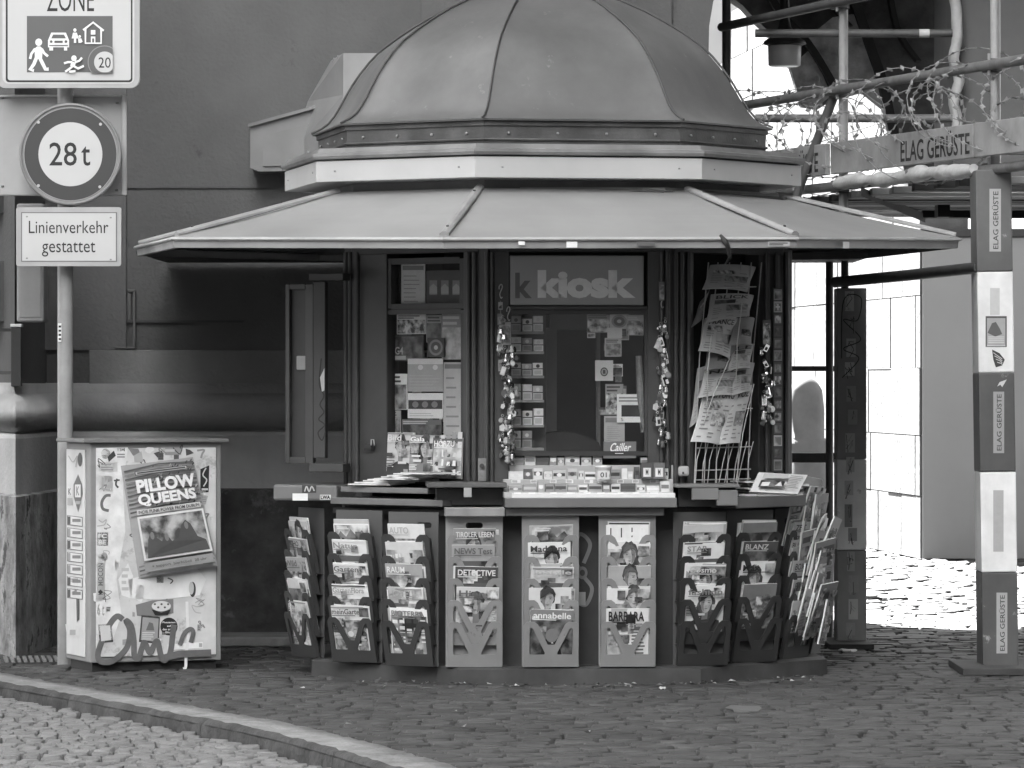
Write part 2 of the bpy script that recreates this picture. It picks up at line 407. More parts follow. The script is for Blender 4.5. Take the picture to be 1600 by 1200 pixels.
b = MB(); b.pbox(frame((0, 24.9, 0), 0), -60, 300, 6, 333, -.3, 0, ink(.03)); b.pbox(frame((0, 24.9, 0), 0), -60, 408, 9, 502, -.3, .01, ink(.06)); b.build('window', tower)
# vault over the passage
va = MB(); Mv = frame((0, 29.3, 0), 0)
vp = [(1120, -90), (1140, 4), (1156, 15), (1172, 33), (1195, 54), (1215, 76), (1232, 108), (1250, 168), (1276, 172), (1300, 158), (1345, 146), (1385, 178), (1400, 240), (1420, 335), (1520, 335), (1520, -90)]
va.plate(Mv, [[loc(Mv, *q) for q in vp]], .35, DARKST()); va.build('vault_wall', tower)
va = MB(); Mq = frame((0, 28.94, 0), 0)
for q in ([(1258, 62), (1300, 28), (1338, 22), (1352, 60), (1372, 118), (1380, 168), (1345, 142), (1306, 150), (1300, 128), (1280, 92)], [(1234, 106), (1262, 80), (1282, 112), (1298, 150), (1276, 168), (1251, 164)]):
    va.plate(Mq, [[loc(Mq, *p) for p in q]], .05, mat('vault_rubble', .5, .95, .5, 9, bump=1., bscale=12))
va.build('rubble_patch', tower)
va = MB(); Mr = frame((0, 28.8, 0), 0)
for pts, wd in (([(1180, -60), (1215, 12), (1250, 50), (1276, 86), (1304, 134)], 13), ([(1308, -60), (1340, 12), (1360, 70), (1380, 130), (1398, 215)], 15), ([(1250, -60), (1290, -5), (1330, 40)], 6), ([(1385, -60), (1402, 40), (1436, 95)], 8)):
    q = [loc(Mr, *p) for p in spline(pts, 5)]; hw = wd / 2 * 28.8 / F
    va.loft([[Mr @ Vector((x - hw, 0, z)), Mr @ Vector((x + hw, 0, z)), Mr @ Vector((x + hw, .15, z)), Mr @ Vector((x - hw, .15, z))] for x, z in q], mat('vault_rib', .035, .9, .3, 6))
va.build('vault_rib', tower)
va = MB(); Mp = frame((0, 26.6, 0), 0)
va.pbox(Mp, 1489, -130, 1720, 318, -1.2, 0, mat('pier_plaster', .15, .9, .15, 2, stain=.15)); va.build('plaster_pier', tower, bev=.01)
# objects fixed on the tower wall
t = thing('wall_box', (gx(48, 24.2), 24.2, gz(503, 24.2)), 'pale grey metal box fixed to the wall corner behind the weight limit sign', 'wall box')
b = MB(); b.pbox(frame((0, 24.5, 0), 0), 26, 318, 69, 503, -.1, .12, mat('box_paint', .3, .7, .12, 5, stain=.2)); b.build('case', t, bev=.012)
b = MB(); b.pbox(frame((0, 24.38, 0), 0), 30, 325, 64, 496, 0, .006, mat('box_paint', .3)); b.build('lid', t, bev=.003)
t = thing('railing_post', (gx(24, 24.2), 24.3, gz(600, 24.2)), 'short black railing post with a pale cap on the wall ledge at the left edge', 'railing')
b = MB(); Mq = frame((0, 24.3, 0), 0); b.pbox(Mq, 17, 511, 33, 604, -.06, 0, ink(.03)); b.build('post', t, bev=.004)
b = MB(); b.pbox(Mq, 16, 506, 34, 511, -.07, .006, ink(.5)); b.build('cap', t, bev=.003)
b = MB(); b.pbox(Mq, -40, 513, 17, 518, -.05, -.01, ink(.03)); b.pbox(Mq, -40, 580, 17, 585, -.05, -.01, ink(.05)); b.build('rail', t)
t = thing('conduit_frame', (gx(204, 25.6), 25.6, gz(545, 25.6)), 'thin grey conduit frame screwed to the wall left of the kiosk awning', 'conduit')
b = MB(); Mq = frame((0, 25.6, 0), 0)
b.pbox(Mq, 199, 452, 212, 456, -.01, .03, mat('conduit', .15)); b.pbox(Mq, 207.5, 456.2, 211.5, 541.8, -.01, .03, mat('conduit', .15)); b.pbox(Mq, 180, 542, 212, 545, -.01, .03, mat('conduit', .15)); b.build('conduit', t, bev=.004)
b = MB(); b.pbox(Mq, 200, 458, 205, 500, -.01, .02, mat('conduit', .15)); b.build('bracket', t, bev=.004)
b = MB(); b.pbox(Mq, 198, 500.5, 380, 504, -.01, .02, mat('conduit_dark', .07)); b.build('cable_rail', t)
t = thing('vent_hood', (gx(560, 25.3), 25.3, gz(210, 25.3)), 'angular grey sheet metal hood on the wall behind the kiosk dome', 'vent')
b = MB(); zt, zb = gz(85, 25), gz(235, 25)
def hood(z, s): return [Vector((gx(536, 24.9), 24.9, z)), Vector((gx(690, 24.9), 24.9, z)), Vector((gx(690, 24.9), 25.6, z)), Vector((gx(s, 25.6), 25.6, z)), Vector((gx(s, 25.6), 25.5, z))]
b.loft([hood(zb, 455), hood(gz(150, 25), 482), hood(zt, 518)], mat('hood_sheet', .3, .6, .12, 3, stain=.15)); b.build('hood', t, bev=.004)
b = MB()
for q in (.33, .66):
    a0 = Vector((gx(536, 24.9), 24.9, zb)).lerp(Vector((gx(455, 25.5), 25.5, zb)), q); a1 = Vector((gx(536, 24.9), 24.9, zt)).lerp(Vector((gx(518, 25.5), 25.5, zt)), q)
    b.tube([a0, a1], .012, mat('hood_sheet', .3), 6)
b.build('seam', t)
t = thing('wall_cabinet', (gx(430, 25.3), 25.4, gz(270, 25.3)), 'small grey framed wall box with a slanted lid left of the kiosk dome', 'wall box')
b = MB(); Mq = frame((0, 25.35, 0), 0)
b.plate(Mq, [[loc(Mq, *q) for q in ((391, 195), (500, 165), (500, 266), (404, 268), (391, 262))]], .0, mat('cab_grey', .24)) if 0 else b.plate(Matrix.Translation((0, .25, 0)) @ Mq, [[loc(Mq, *q) for q in ((391, 195), (500, 165), (500, 266), (404, 268), (391, 262))]], .25, mat('cab_grey', .22, .6, .1, 4, stain=.15)); b.build('case', t, bev=.006)
b = MB(); b.plate(Mq, [[loc(Mq, *q) for q in ((411, 212), (500, 190), (500, 258), (411, 260))]], .012, mat('cab_grey', .22)); b.build('door', t, bev=.004)
b = MB(); b.plate(Mq, [[loc(Mq, *q) for q in ((388, 194), (500, 163), (500, 168), (388, 199))]], .03, mat('cab_grey', .22)); b.build('lid', t, bev=.003)
# right side: grey wall, sunlit wall, far house, pedestal
t = thing('plaster_wall', (3.7, 37, 0), 'smooth light grey plaster wall beyond the scaffold at the right edge', 'wall')
b = MB(); b.box(I4, 3.39, 9., 37., 37.5, 0, 2.66, mat('plaster_grey', .35, .9, .06, 1.2, stain=.06)); b.build('wall', t, bev=.01)
b = MB(); b.box(I4, 3.36, 9., 36.97, 37.55, 2.662, 2.73, mat('coping', .06)); b.build('coping', t, bev=.01)
t = thing('ashlar_wall', (3.2, 39, 0), 'sunlit white stone block wall of the passage beyond the scaffold', 'wall')
aw = MB(); am = mat('pale_ashlar', .15, .9, .25, 3, bump=.6, bscale=12, tone=True, stain=.25)
d = Vector((-.104, 1, 0)).normalized(); o = Vector((3.38, 37.02, 0)); Ma = frame(o, math.degrees(math.atan2(-d.y, -d.x)))
z = 0; i = 0; ra = random.Random(3)
while z < 5.2:
    hh = [.52, .5, .56, .6, .5][i % 5]; x = -ra.uniform(0, .8)
    while x < 10:
        ln = ra.uniform(.7, 1.3); x0 = max(x, 0)
        if x + ln > x0 + .03:
            a = o + d * (x0 + .004); e = o + d * (x + ln - .004); nn = Vector((d.y, -d.x, 0)); q = ra.uniform(0, .012)
            vs = [a - nn * q, e - nn * q, e + nn * .4, a + nn * .4]
            aw.loft([[v + Vector((0, 0, zz)) for v in vs] for zz in (z + .004, z + hh - .004)], am, tone=ra.uniform(.72, 1.12))
        x += ln
    z += hh; i += 1
aw.build('blocks', t, bev=.012)
t = thing('far_house', (1.4, 62, 0), 'pale grey house facade with a dark shutter, seen far off beside the tower arch', 'building')
b = MB(); b.box(I4, -6, gx(1172, 60), 60, 70, 0, 14, mat('far_facade', .55, .9, .06, .6)); b.build('wall', t)
b = MB(); Mq = frame((0, 60, 0), 0); b.pbox(Mq, 1141, 83, 1168, 172, 0, .06, ink(.75)); fr_ = b.build('window', t)
b = MB(); b.pbox(frame((0, 59.94, 0), 0), 1143, 90, 1164, 172, 0, .03, ink(.12)); b.build('shutter', fr_)
b = MB(); b.pbox(Mq, 1128, 40, 1171, 47, 0, .25, ink(.6)); b.build('cornice', t)
t = thing('stone_pedestal', (gx(1266, 31), 31.2, 0), 'round grey stone pedestal standing behind the dark scaffold bars', 'pedestal')
b = MB(); b.lathe((gx(1262, 31), 31.2, 0), [(.17, 0), (.17, gz(690, 31)), (.13, gz(685, 31)), (.13, gz(640, 31)), (.115, gz(610, 31)), (.06, gz(588, 31)), (.0, gz(585, 31))], mat('pedestal_stone', .16, .8, .2, 6)); b.build('shaft', t)
b = MB(); b.lathe((gx(1262, 31), 31.2, 0), [(.2, 0), (.2, .25), (.175, .28)], mat('pedestal_stone', .16)); b.build('foot', t)
# unseen houses, added behind and beside the camera to bounce and block light
oh = thing('reflector_house', (-14, -2, 0), 'unseen pale sunlit house front over a dark base, added behind the camera to bounce light', 'building')
b = MB(); b.box(I4, -13, 2.6, -14, -2, 11, 44, mat('bounce_facade', .82, .9, .05, .6)); b.build('wall', oh)  # unseen pale front, sized to bounce sunlight onto the kiosk
b = MB(); b.box(I4, -34, 2.6, -14, -1.9, 0, 10.95, mat('blocker_stone', .04, .9, .2, .6)); b.build('blocker_base', oh)  # dark base added to keep low light from under the awning
b = MB(); b.box(I4, -24, -13.05, -14, -2, 10.96, 24, mat('blocker_stone', .04)); b.build('blocker_wing', oh)
for i in range(3):
    for j in range(3):
        b = MB(); b.box(I4, -11.3 + i * 5, -10.3 + i * 5, -2.02, -1.97, 20 + j * 8, 22 + j * 8, ink(.05)); b.build('window', oh)
oh = thing('blocker_house', (20, -2, 0), 'unseen dark house block beside the pale one, added behind the camera to block light', 'building')  # unseen block added to cut off the sky behind the camera
b = MB(); b.box(I4, 2.7, 45, -14, -2, 0, 36, mat('blocker_stone', .04)); b.build('wall', oh)
b = MB(); b.box(I4, 2.7, 45, -14.5, -1.6, 36.01, 36.6, mat('blocker_stone', .04)); b.build('cornice', oh)
sh2 = thing('left_blocker', (-30, 8, 0), 'unseen grey house block left of the kiosk, added to block reflections and light', 'building')  # unseen block added against reflections and light from the left
b = MB(); b.box(I4, -44, -32, -22, 31, 0, 9, mat('blocker_grey', .1)); b.build('wall', sh2)
sh3 = thing('right_blocker', (16, 5, 0), 'unseen dark house block right of the camera, added to block light', 'building')  # unseen block added against light from the right
b = MB(); b.box(I4, 13, 40, -1.5, 24, 0, 30, mat('blocker_stone', .04)); b.build('wall', sh3)
# lantern
t = thing('hanging_lantern', (gx(1226, 27.6), 27.6, gz(105, 27.6)), 'hanging lantern with a dark cap and frosted body under the vault', 'lantern')
cL = Vector((gx(1226, 27.6), 27.6, 0)); zz = lambda p: gz(p, 27.6)
b = MB(); b.lathe(cL, [(.085, zz(104)), (.1, zz(102)), (.103, zz(72)), (.09, zz(70))], mat('frosted_glass', .5, .35, .1, 4), 24); b.build('lantern_body', t)
b = MB(); b.lathe(cL, [(.105, zz(72) + .003), (.135, zz(69)), (.125, zz(64)), (.075, zz(56)), (.04, zz(42)), (.03, zz(30))], ink(.04), 24); b.build('cap', t)
b = MB(); b.tube([cL + Vector((0, 0, zz(31))), cL + Vector((0, 0, zz(-60)))], .03, ink(.04)); b.build('stem', t)
# ================================================================== SCAFFOLD
S1 = Vector((1.85, 25.0, 0)); S2 = Vector((2.48, 23.0, 0)); sdv = (S2 - S1).normalized()
def sp(t, z): return S1 + sdv * t + Vector((0, 0, z))
def at_px(px, z): # point of the scaffold run below a pixel column
    k = (px - 800) / F; t = (k * S1.y - S1.x) / (sdv.x - k * sdv.y); return sp(t, z)
TUBE = mat('steel_tube', .3, .45, .2, 9, stain=.2, spec=.6); TUBED = mat('dark_tube', .07, .55, .3, 9, spec=.5)
scf = thing('scaffold', (S1.x, S1.y, 0), 'steel tube scaffold with boarded platform and toe boards at the right of the kiosk', 'scaffold')
def part(name, fn, parent, bev=0):
    b = MB(); fn(b); return b.build(name, parent, bev=bev)
st1 = part('standard', lambda b: b.tube([sp(0, 2.36), sp(0, 5.2)], .026, TUBE, 12), scf)
st2 = part('standard', lambda b: b.tube([at_px(1556, 2.5), at_px(1553, 5.2)], .026, TUBE, 12), scf)
P3 = at_px(1135, 0)
part('standard', lambda b: b.tube([P3 + Vector((0, 0, 0)), P3 + Vector((0, 0, 5.2))], .026, TUBED, 12), scf)
def coupler(p, parent):
    b = MB(); b.box(frame(p, -72), -.045, .045, -.04, .04, -.035, .035, TUBED); b.tube([p + Vector((-.02, -.05, -.05)), p + Vector((-.02, -.05, .06))], .009, TUBE, 6); return b.build('coupler', parent, bev=.006)
for z_, a, e in ((3.10, -1.8, 3.2), (3.59, -1.8, 3.2), (2.565, -2.0, 3.2)):
    o_ = part('guard_rail' if z_ > 2.9 else 'ledger', lambda b: b.tube([sp(a, z_) + Vector((-.06, 0, 0)), sp(e, z_) + Vector((-.06, 0, 0))], .027, TUBED if z_ > 3.5 else mat('weathered_tube', .13, .5, .35, 12, spec=.5), 12), scf)
    for q in (sp(0, z_), at_px(1556, z_)): coupler(q + Vector((-.02, 0, 0)), o_)
for py, dk in ((52, 0), (185, 1)):
    part('transom', lambda b: b.tube([pt(1180, py, 26.1), pt(1488, py, 26.1)], .024, TUBED if dk == 0 else mat('tube_mid', .14, .5), 12), scf)
part('tape_mark', lambda b: b.tube([pt(1436, 52, 26.1), pt(1452, 52, 26.1)], .0255, ink(.5), 12), scf)
part('brace', lambda b: b.tube([pt(1303, 150, 25.1), pt(1250, 290, 25.2), pt(1196, 470, 25.3)], .026, TUBED, 12), scf)
def toe(b, p0, p1, M):
    b.pbox(M, p0[0], p0[1], p1[0], p1[1], 0, .03, 0)
MS = frame(S1 + Vector((-.075, -.02, 0)), math.degrees(math.atan2(sdv.y, sdv.x)))
BOARD = mat('toe_board', .27, .8, .2, 6, stain=.25)
def sboard(t0, t1): 
    b = MB(); b.box(MS, t0, t1, -.03, 0, 2.63, 2.805, BOARD); return b.build('toe_board', scf, bev=.004)
tq = lambda px: (at_px(px, 0) - S1).dot(sdv)
tb = sboard(tq(1326), tq(1550)); MSf = MS @ Matrix.Translation((0, -.03, 0))
def letter(parent, fn, name='lettering'):
    a = Art(*fn[:1]); fn[1](a); return a.build(name, parent, fix=False)
def stext(a, px0, px1):
    m = mat('stencil', .025, .8, .3, 20, wear=(.15, 60, .62)); a.text('ELAG GERÜSTE', tq(px0), 2.65, tq(px1), 2.785, m, .012)
letter(tb, (flat(MSf), lambda a: stext(a, 1437, 1546)))
tb2 = sboard(tq(1180), tq(1318)); letter(tb2, (flat(MSf), lambda a: stext(a, 1218, 1307)))
sboard(tq(1552), tq(1700))
dm = mat('deck_plank', .06, .85, .3, 4, stretch=.2)
for i in range(16):
    yy = 23.2 + i * .29
    def dk(b):
        z0 = 2.50 + rnd.uniform(-.008, .008); b.box(I4, S1.x - (yy - 25) * .315 + .02 if yy < 26 else 1.5, 5.2, yy, yy + rnd.uniform(.17, .25), z0, z0 + .04, rnd.choice([dm, dm, mat('deck_plank_pale', .3, .85, .3, 4)]))
    part('deck_plank', dk, scf, .004)
for px_, Y_ in ((1296, 25.4), (1320, 25.2)):
    part('standard', lambda b: b.tube([pt(px_, 0, Y_) * 1 if 0 else Vector((gx(px_, Y_), Y_, 0)), Vector((gx(px_, Y_), Y_, 2.5))], .022, TUBED, 10), scf)
part('cross_tube', lambda b: b.tube([pt(1304, 441, 25.1), pt(1420, 430, 24.0), pt(1530, 418, 22.9)], .03, TUBED, 12), scf)
part('joist', lambda b: b.loft([[pt(1345, 292, 24.4), pt(1345, 306, 24.4), pt(1345, 306, 24.6), pt(1345, 292, 24.6)], [pt(1446, 334, 27.), pt(1446, 348, 27.), pt(1446, 348, 27.2), pt(1446, 334, 27.2)]], mat('dark_wood', .03, .8)), scf)
part('joist', lambda b: b.box(I4, gx(1440, 27), gx(1700, 27), 26.9, 27.1, gz(341, 27), gz(322, 27), mat('dark_wood', .03, .8)), scf)
part('joist', lambda b: b.box(I4, gx(1463, 26), gx(1482, 26), 25.9, 26.1, gz(340, 26), gz(300, 26), mat('dark_wood', .03, .8)), scf)
part('cross_bar', lambda b: b.box(I4, gx(1225, 26), gx(1304, 26), 25.9, 25.94, gz(580, 26), gz(572, 26), TUBED), scf, .005)
part('cross_bar', lambda b: b.box(I4, gx(1225, 26), gx(1304, 26), 25.85, 25.94, gz(722, 26), gz(707, 26), TUBED), scf, .005)
# razor wire coil on the guard rail
rw = thing('razor_wire', sp(0, 2.9), 'tangled coil of galvanised razor wire along the scaffold guard rail', 'razor wire')
rz = random.Random(8); wire = mat('razor_steel', .2, .4, .15, 10, spec=.6)
for coil in range(3):
    pts = []; n = (11, 8, 6)[coil]; r0 = (.2, .235, .17)[coil]
    for i in range(n * 26 + 1):
        a = 2 * math.pi * i / 26; t = -1.6 + 4.3 * i / (n * 26) + .10 * math.sin(a * .5 + coil) 
        rr_ = r0 * (1 + .22 * math.sin(a * .37 + coil * 2) + .1 * math.sin(a * 1.31))
        c_ = sp(t, 2.93 - .07 * coil + .04 * math.sin(t * 4)) + Vector((-.04, 0, 0))
        pts.append(c_ + Vector((math.cos(a + coil * 2) * rr_ * .8, 0, math.sin(a + coil * 2) * rr_)) + sdv * (.28 * math.cos(a + coil * 2.2)))
    b = MB(); b.tube(pts, .0027, wire, 5)
    for i in range(0, len(pts) - 1, 1):
        p = pts[i]; d_ = (pts[min(i + 1, len(pts) - 1)] - p).normalized(); s_ = d_.cross(Vector((rz.uniform(-1, 1), rz.uniform(-1, 1), rz.uniform(-1, 1)))).normalized() * .017
        p = p + d_ * .02; q = s_.cross(d_) * .2
        b.add([p - d_ * .012 - s_ * .3, p + d_ * .012 - s_, p + d_ * .012 + s_ * .3, p - d_ * .012 + s_, p + q, p - q], [(0, 1, 4), (1, 2, 4), (2, 3, 4), (3, 0, 4), (1, 0, 5), (2, 1, 5), (3, 2, 5), (0, 3, 5)], wire)
    b.build('coil', rw, fix=False)
# rolled tarpaulin
tp = MB(); pts = []; rad = []
for i in range(40):
    t = tq(1336) + (tq(1552) - tq(1336)) * i / 39; pts.append(sp(t, 2.573 + .007 * math.sin(i * .31) + .004 * math.sin(i * 2.1)) + Vector((-.10, -.02, 0))); rad.append(.03 + .012 * math.sin(i * .33) ** 2 + .004 * math.sin(i * 1.1))
tp.tube(pts, rad, mat('tarp', .45, .6, .15, 10, bump=.4, bscale=30), 10)
tag(tp.build('tarpaulin', at=sp(1, 2.6)), 'rolled pale tarpaulin tied along the scaffold under the lettered board', 'tarpaulin')
tp = MB(); rings = []
for i in range(24):
    py = -60 + 270 * i / 23; cc = pt(1494 + 3 * math.sin(i * .9), py, 26.5); rings.append([cc + Vector((.033 * math.cos(a) * (1 + .25 * math.sin(i * 1.3 + a)), .04 * math.sin(a), 0)) for a in [2 * math.pi * j / 10 for j in range(10)]])
tp.loft(rings, mat('tarp', .45), True, True, True)
tag(tp.build('plastic_wrap', at=pt(1494, 205, 26.5)), 'pale plastic sheet wrapped around the upright pipe by the plaster pier', 'sheeting')
# clad scaffold legs with printed labels
def cladding(px0, px1, pyb, bands, lean, greys, lab, deg=0, dep=.3):
    Y_ = 1.5 * F / (pyb - H); x0 = gx(px0, Y_); x1 = gx(px1, Y_); t = thing('post_cladding', ((x0 + x1) / 2, Y_, 0), lab, 'post', 'clad scaffold legs')
    M = Matrix.Translation((x0, Y_, 0)) @ Matrix.Rotation(R(lean), 4, 'Y') @ Matrix.Rotation(R(deg), 4, 'Z'); wd = x1 - x0
    z0 = 0.
    for py, g_ in zip(bands, greys):
        z1 = gz(py, Y_)
        b = MB(); b.box(M, 0, wd, 0, dep, z0 + .002, z1, mat('band_%d' % round(g_ * 100), g_, .55, .15, 5, stain=.2, wear=(.3, 10, .64))); b.build('band', t, bev=.006); z0 = z1
    return t, M, wd
t, M2, w2 = cladding(1536, 1592, 1050, (895, 738, 583, 425, 265), -.85, (.1, .82, .09, .85, .13), 'tall grey and white banded scaffold leg with printed labels nearest the right edge')
vert = lambda M: (lambda a, b, n: on(M, -b, -a, n))
for i, (x0, y0, x1, y1, g_, tx) in enumerate(((1546, 295, 1564, 393, .4, 1), (1547, 450, 1562, 492, .55, 0), (1552, 612, 1569, 708, .32, 1), (1552, 766, 1568, 862, .42, 0), (1557, 926, 1574, 1021, .4, 1))):
    a = Art(vert(M2)); a.rect(-y1, -x1, -y0, -x0, ink(g_))
    if tx: a.text('ELAG GERÜSTE', -y1 + 4, -x1 + 4, -y0 - 4, -x0 - 4, ink(.05), .01)
    a.build('label_plate', t, fix=False)
a = Art(pxface(M2)); a.rect(1540, 542, 1573, 494, ink(.08)); a.rect(1542, 539, 1571, 497, ink(.35)); a.poly([(1543, 520), (1550, 505), (1556, 503), (1562, 513), (1566, 522), (1555, 526)], ink(.12)); a.lines(1544, 537, 1569, 525, 4, ink(.6)); a.rect(1542, 541, 1571, 539, ink(.5)); a.build('sticker', t, fix=False)
a = Art(pxface(M2)); a.poly([(1550, 546), (1562, 552), (1570, 562), (1566, 571), (1556, 574), (1552, 562)], ink(.07))
for q in range(4): a.stroke([(1552 + q * 2, 551 + q * 5), (1559 + q * 2, 556 + q * 4), (1566, 561 + q * 3)], 1.2, ink(.5))
a.build('sticker', t, fix=False)
a = Art(pxface(M2)); a.poly([(1558, 604), (1562, 597), (1573, 593), (1566, 605), (1563, 601)], ink(.6)); a.build('sticker', t, fix=False)
a = Art(lambda a_, b_, n: on(M2 @ Matrix.Rotation(R(90), 4, 'Z'), a_, b_, n)) if 0 else None
t, M1, w1 = cladding(1308, 1354, 1009, (860, 718, 450), 0, (.24, .85, .26), 'shorter dark taped scaffold leg standing between kiosk and sunlit passage', 0, .25)
ra = random.Random(21)
for i in range(15):
    y0 = 455 + i * 37; x0 = 1322 + ra.uniform(-3, 4)
    a = Art(pxface(M1)); a.rect(x0, y0 + ra.uniform(20, 36), x0 + ra.uniform(11, 16), y0, ink(ra.choice([.34, .45, .26, .5])))
    for q in range(3): a.stroke([(x0 + ra.uniform(0, 12), y0 + ra.uniform(0, 30)) for _ in range(4)], 1, ink(ra.choice([.05, .3])))
    a.build('tape_strip', t, fix=False)
a = Art(pxface(M1)); a.stroke(spline([(1315, 560), (1318, 470), (1345, 465), (1340, 500), (1318, 500), (1345, 530), (1318, 545), (1342, 560), (1316, 590)], 8), 1.6, ink(.02)); a.build('graffiti', t, fix=False)
b = MB(); b.box(I4, gx(1296, 24.7), gx(1366, 24.7), 24.7, 25.4, .0, .03, mat('dark_wood', .03)); tag(b.build('base_plank', at=(gx(1330, 25), 25, 0), bev=.004), 'dark plank under the shorter taped scaffold leg', 'plank')
b = MB(); b.box(I4, gx(1503, 22.6), gx(1700, 22.6), 22.55, 23.3, .0, .035, mat('plank_wood', .06, .85, .3, 5)); tag(b.build('base_plank', at=(gx(1560, 22.8), 22.8, 0), bev=.004), 'weathered plank under the tall banded scaffold leg at the right edge', 'plank')
# ================================================================== KIOSK
K = Vector((.142, 23.2, 0)); TH = 10.87; KB = Vector((.262, 23.2, 0)); TB = 3.
kio = thing('kiosk', K, 'octagonal grey newspaper kiosk with ribbed metal dome and wide metal awning', 'kiosk')
ORD = 'b c1 c2 d e f g a'.split()
def ringpts(a, b, z, cen=K, th=TH):
    s = b / math.sqrt(2); h = a / 2 + s
    L = {'a': (-h, a / 2), 'b': (-h, -a / 2), 'c1': (-a / 2, -h), 'c2': (a / 2, -h), 'd': (h, -a / 2), 'e': (h, a / 2), 'f': (a / 2, h), 'g': (-a / 2, h)}
    c, n = math.cos(R(th)), math.sin(R(th))
    return [Vector((cen.x + x * c - y * n, cen.y + x * n + y * c, z)) for x, y in (L[k] for k in ORD)]
def ring(mb, specs, m, cen=K, th=TH, cap=True): return mb.loft([ringpts(a, b, z, cen, th) for a, b, z in specs], m, True, cap)
FA = {'A': -90, 'B': -45, 'C': 0, 'D': 45, 'E': 90}
def fac(n, a, b, off=0, cen=KB, th=TB):
    s = b / math.sqrt(2); ds = a / 2 + s if n in 'ACE' else a / math.sqrt(2) + b / 2
    ang = th + FA[n]; r = R(ang)
    return frame(cen + Vector((math.sin(r), -math.cos(r), 0)) * (ds + off), ang)
PAINT = mat('kiosk_paint', .055, .5, .14, 5, bump=.08, bscale=18, stain=.15, spec=.5)
PAINTD = mat('kiosk_paint_dark', .035, .5, .2, 5, bump=.08, bscale=18, stain=.2, spec=.5)
COUNT = mat('counter_paint', .16, .5, .12, 4, bump=.1, bscale=14, stain=.15, spec=.5)
# --- dome
prof = [(1., 2.775), (.985, 2.782), (.955, 2.80), (.925, 2.825), (.9, 2.86), (.876, 2.905), (.85, 2.96), (.82, 3.02), (.785, 3.08), (.74, 3.145), (.69, 3.205), (.62, 3.265), (.54, 3.325), (.45, 3.385), (.35, 3.44), (.24, 3.485), (.12, 3.515), (.02, 3.525)]
DA, DB = 1.0083, .8576
nsub = 8
def domering(s, z):
    P = ringpts(DA * s, DB * s, z); out = []
    for i in range(8):
        for j in range(nsub): out.append(P[i].lerp(P[(i + 1) % 8], j / nsub))
    return out
b = MB()
rngs = [domering(s, z) for s, z in prof]
for i in range(8):                                   # eight curved sheets
    idx = [(i * nsub + j) % (8 * nsub) for j in range(nsub + 1)]
    b.loft([[r[k] for k in idx] for r in rngs], ZINC(), False, False, True)
dome = b.build('dome', kio, fix=False)
for i in range(8):
    b = MB(); pts = [ringpts(DA * s + .006, DB * s + .006, z + .004)[i] for s, z in prof]
    b.tube(pts, .0062, mat('seam_zinc', .06, .5, .2, 8), 6); b.build('seam', dome)
b = MB(); b.lathe(K + Vector((0, 0, 0)), [(.05, 3.50), (.07, 3.54), (.03, 3.58), (.05, 3.64), (.02, 3.7), (0, 3.71)], ZINC(), 16); b.build('finial', dome)
b = MB(); ring(b, [(1.012, .862, 2.766), (1.012, .862, 2.774)], mat('seam_zinc', .06)); b.build('dome_edge', kio)
b = MB(); ring(b, [(.985, .835, 2.60), (.985, .835, 2.765)], mat('drum_sheet', .08, .5, .45, 6, bump=.1, stain=.45, spec=.5, wear=(.05, 7, .6)))
drum = b.build('drum', kio)
b = MB(); ring(b, [(.992, .842, 2.668), (.994, .844, 2.674), (.992, .842, 2.680)], mat('drum_sheet', .08)); b.build('drum_bead', drum)
b = MB(); ring(b, [(.994, .844, 2.742), (.994, .844, 2.764)], mat('drum_sheet', .08)); b.build('drum_lip', drum)
P = ringpts(.989, .839, 2.705)
for i in (0, 1, 2, 7):
    q, e = P[i], P[(i + 1) % 8]; n_ = 4
    for j in range(n_):
        c_ = q.lerp(e, (j + .5) / n_); b = MB(); b.lathe(c_ - Vector((0, 0, .007)), [(0, 0), (.006, .002), (.007, .007), (.006, .012), (0, .014)], mat('rivet', .25, .4), 8); b.build('rivet', drum)
b = MB(); ring(b, [(1.10, .93, 2.585), (1.15, .975, 2.59), (1.155, .98, 2.604), (1.152, .978, 2.618), (1.135, .963, 2.622), (1.12, .95, 2.645), (1.0, .85, 2.647)], mat('gutter_zinc', .17, .45, .2, 6, stain=.3)); b.build('gutter', kio)
b = MB(); ring(b, [(1.10, .93, 2.476), (1.137, .964, 2.478), (1.137, .964, 2.581), (1.10, .93, 2.583)], mat('fascia_paint', .42, .5, .06, 3, stain=.08, spec=.4)); fas = b.build('fascia', kio, bev=.002)
FC = [ringpts(1.137, .964, 2.53)[i] for i in range(8)]
for i in (0, 1, 2, 7):
    a_, e_ = FC[i], FC[(i + 1) % 8]; t_ = (e_ - a_).normalized(); M_ = frame(a_, math.degrees(math.atan2(t_.y, t_.x)))
    for q in (.12, .9):
        b = MB(); L_ = (e_ - a_).length; b.lathe(M_ @ Vector((L_ * q, -.001, 0)), [(0, -.004), (.005, -.003), (.005, .003), (0, .004)], mat('rivet', .25), 8); b.build('screw', fas)
b = MB(); ring(b, [(.97, .8, 2.36), (.97, .8, 2.475)], mat('neck_paint', .13, .6, .2, 5, stain=.2)); b.build('neck', kio)
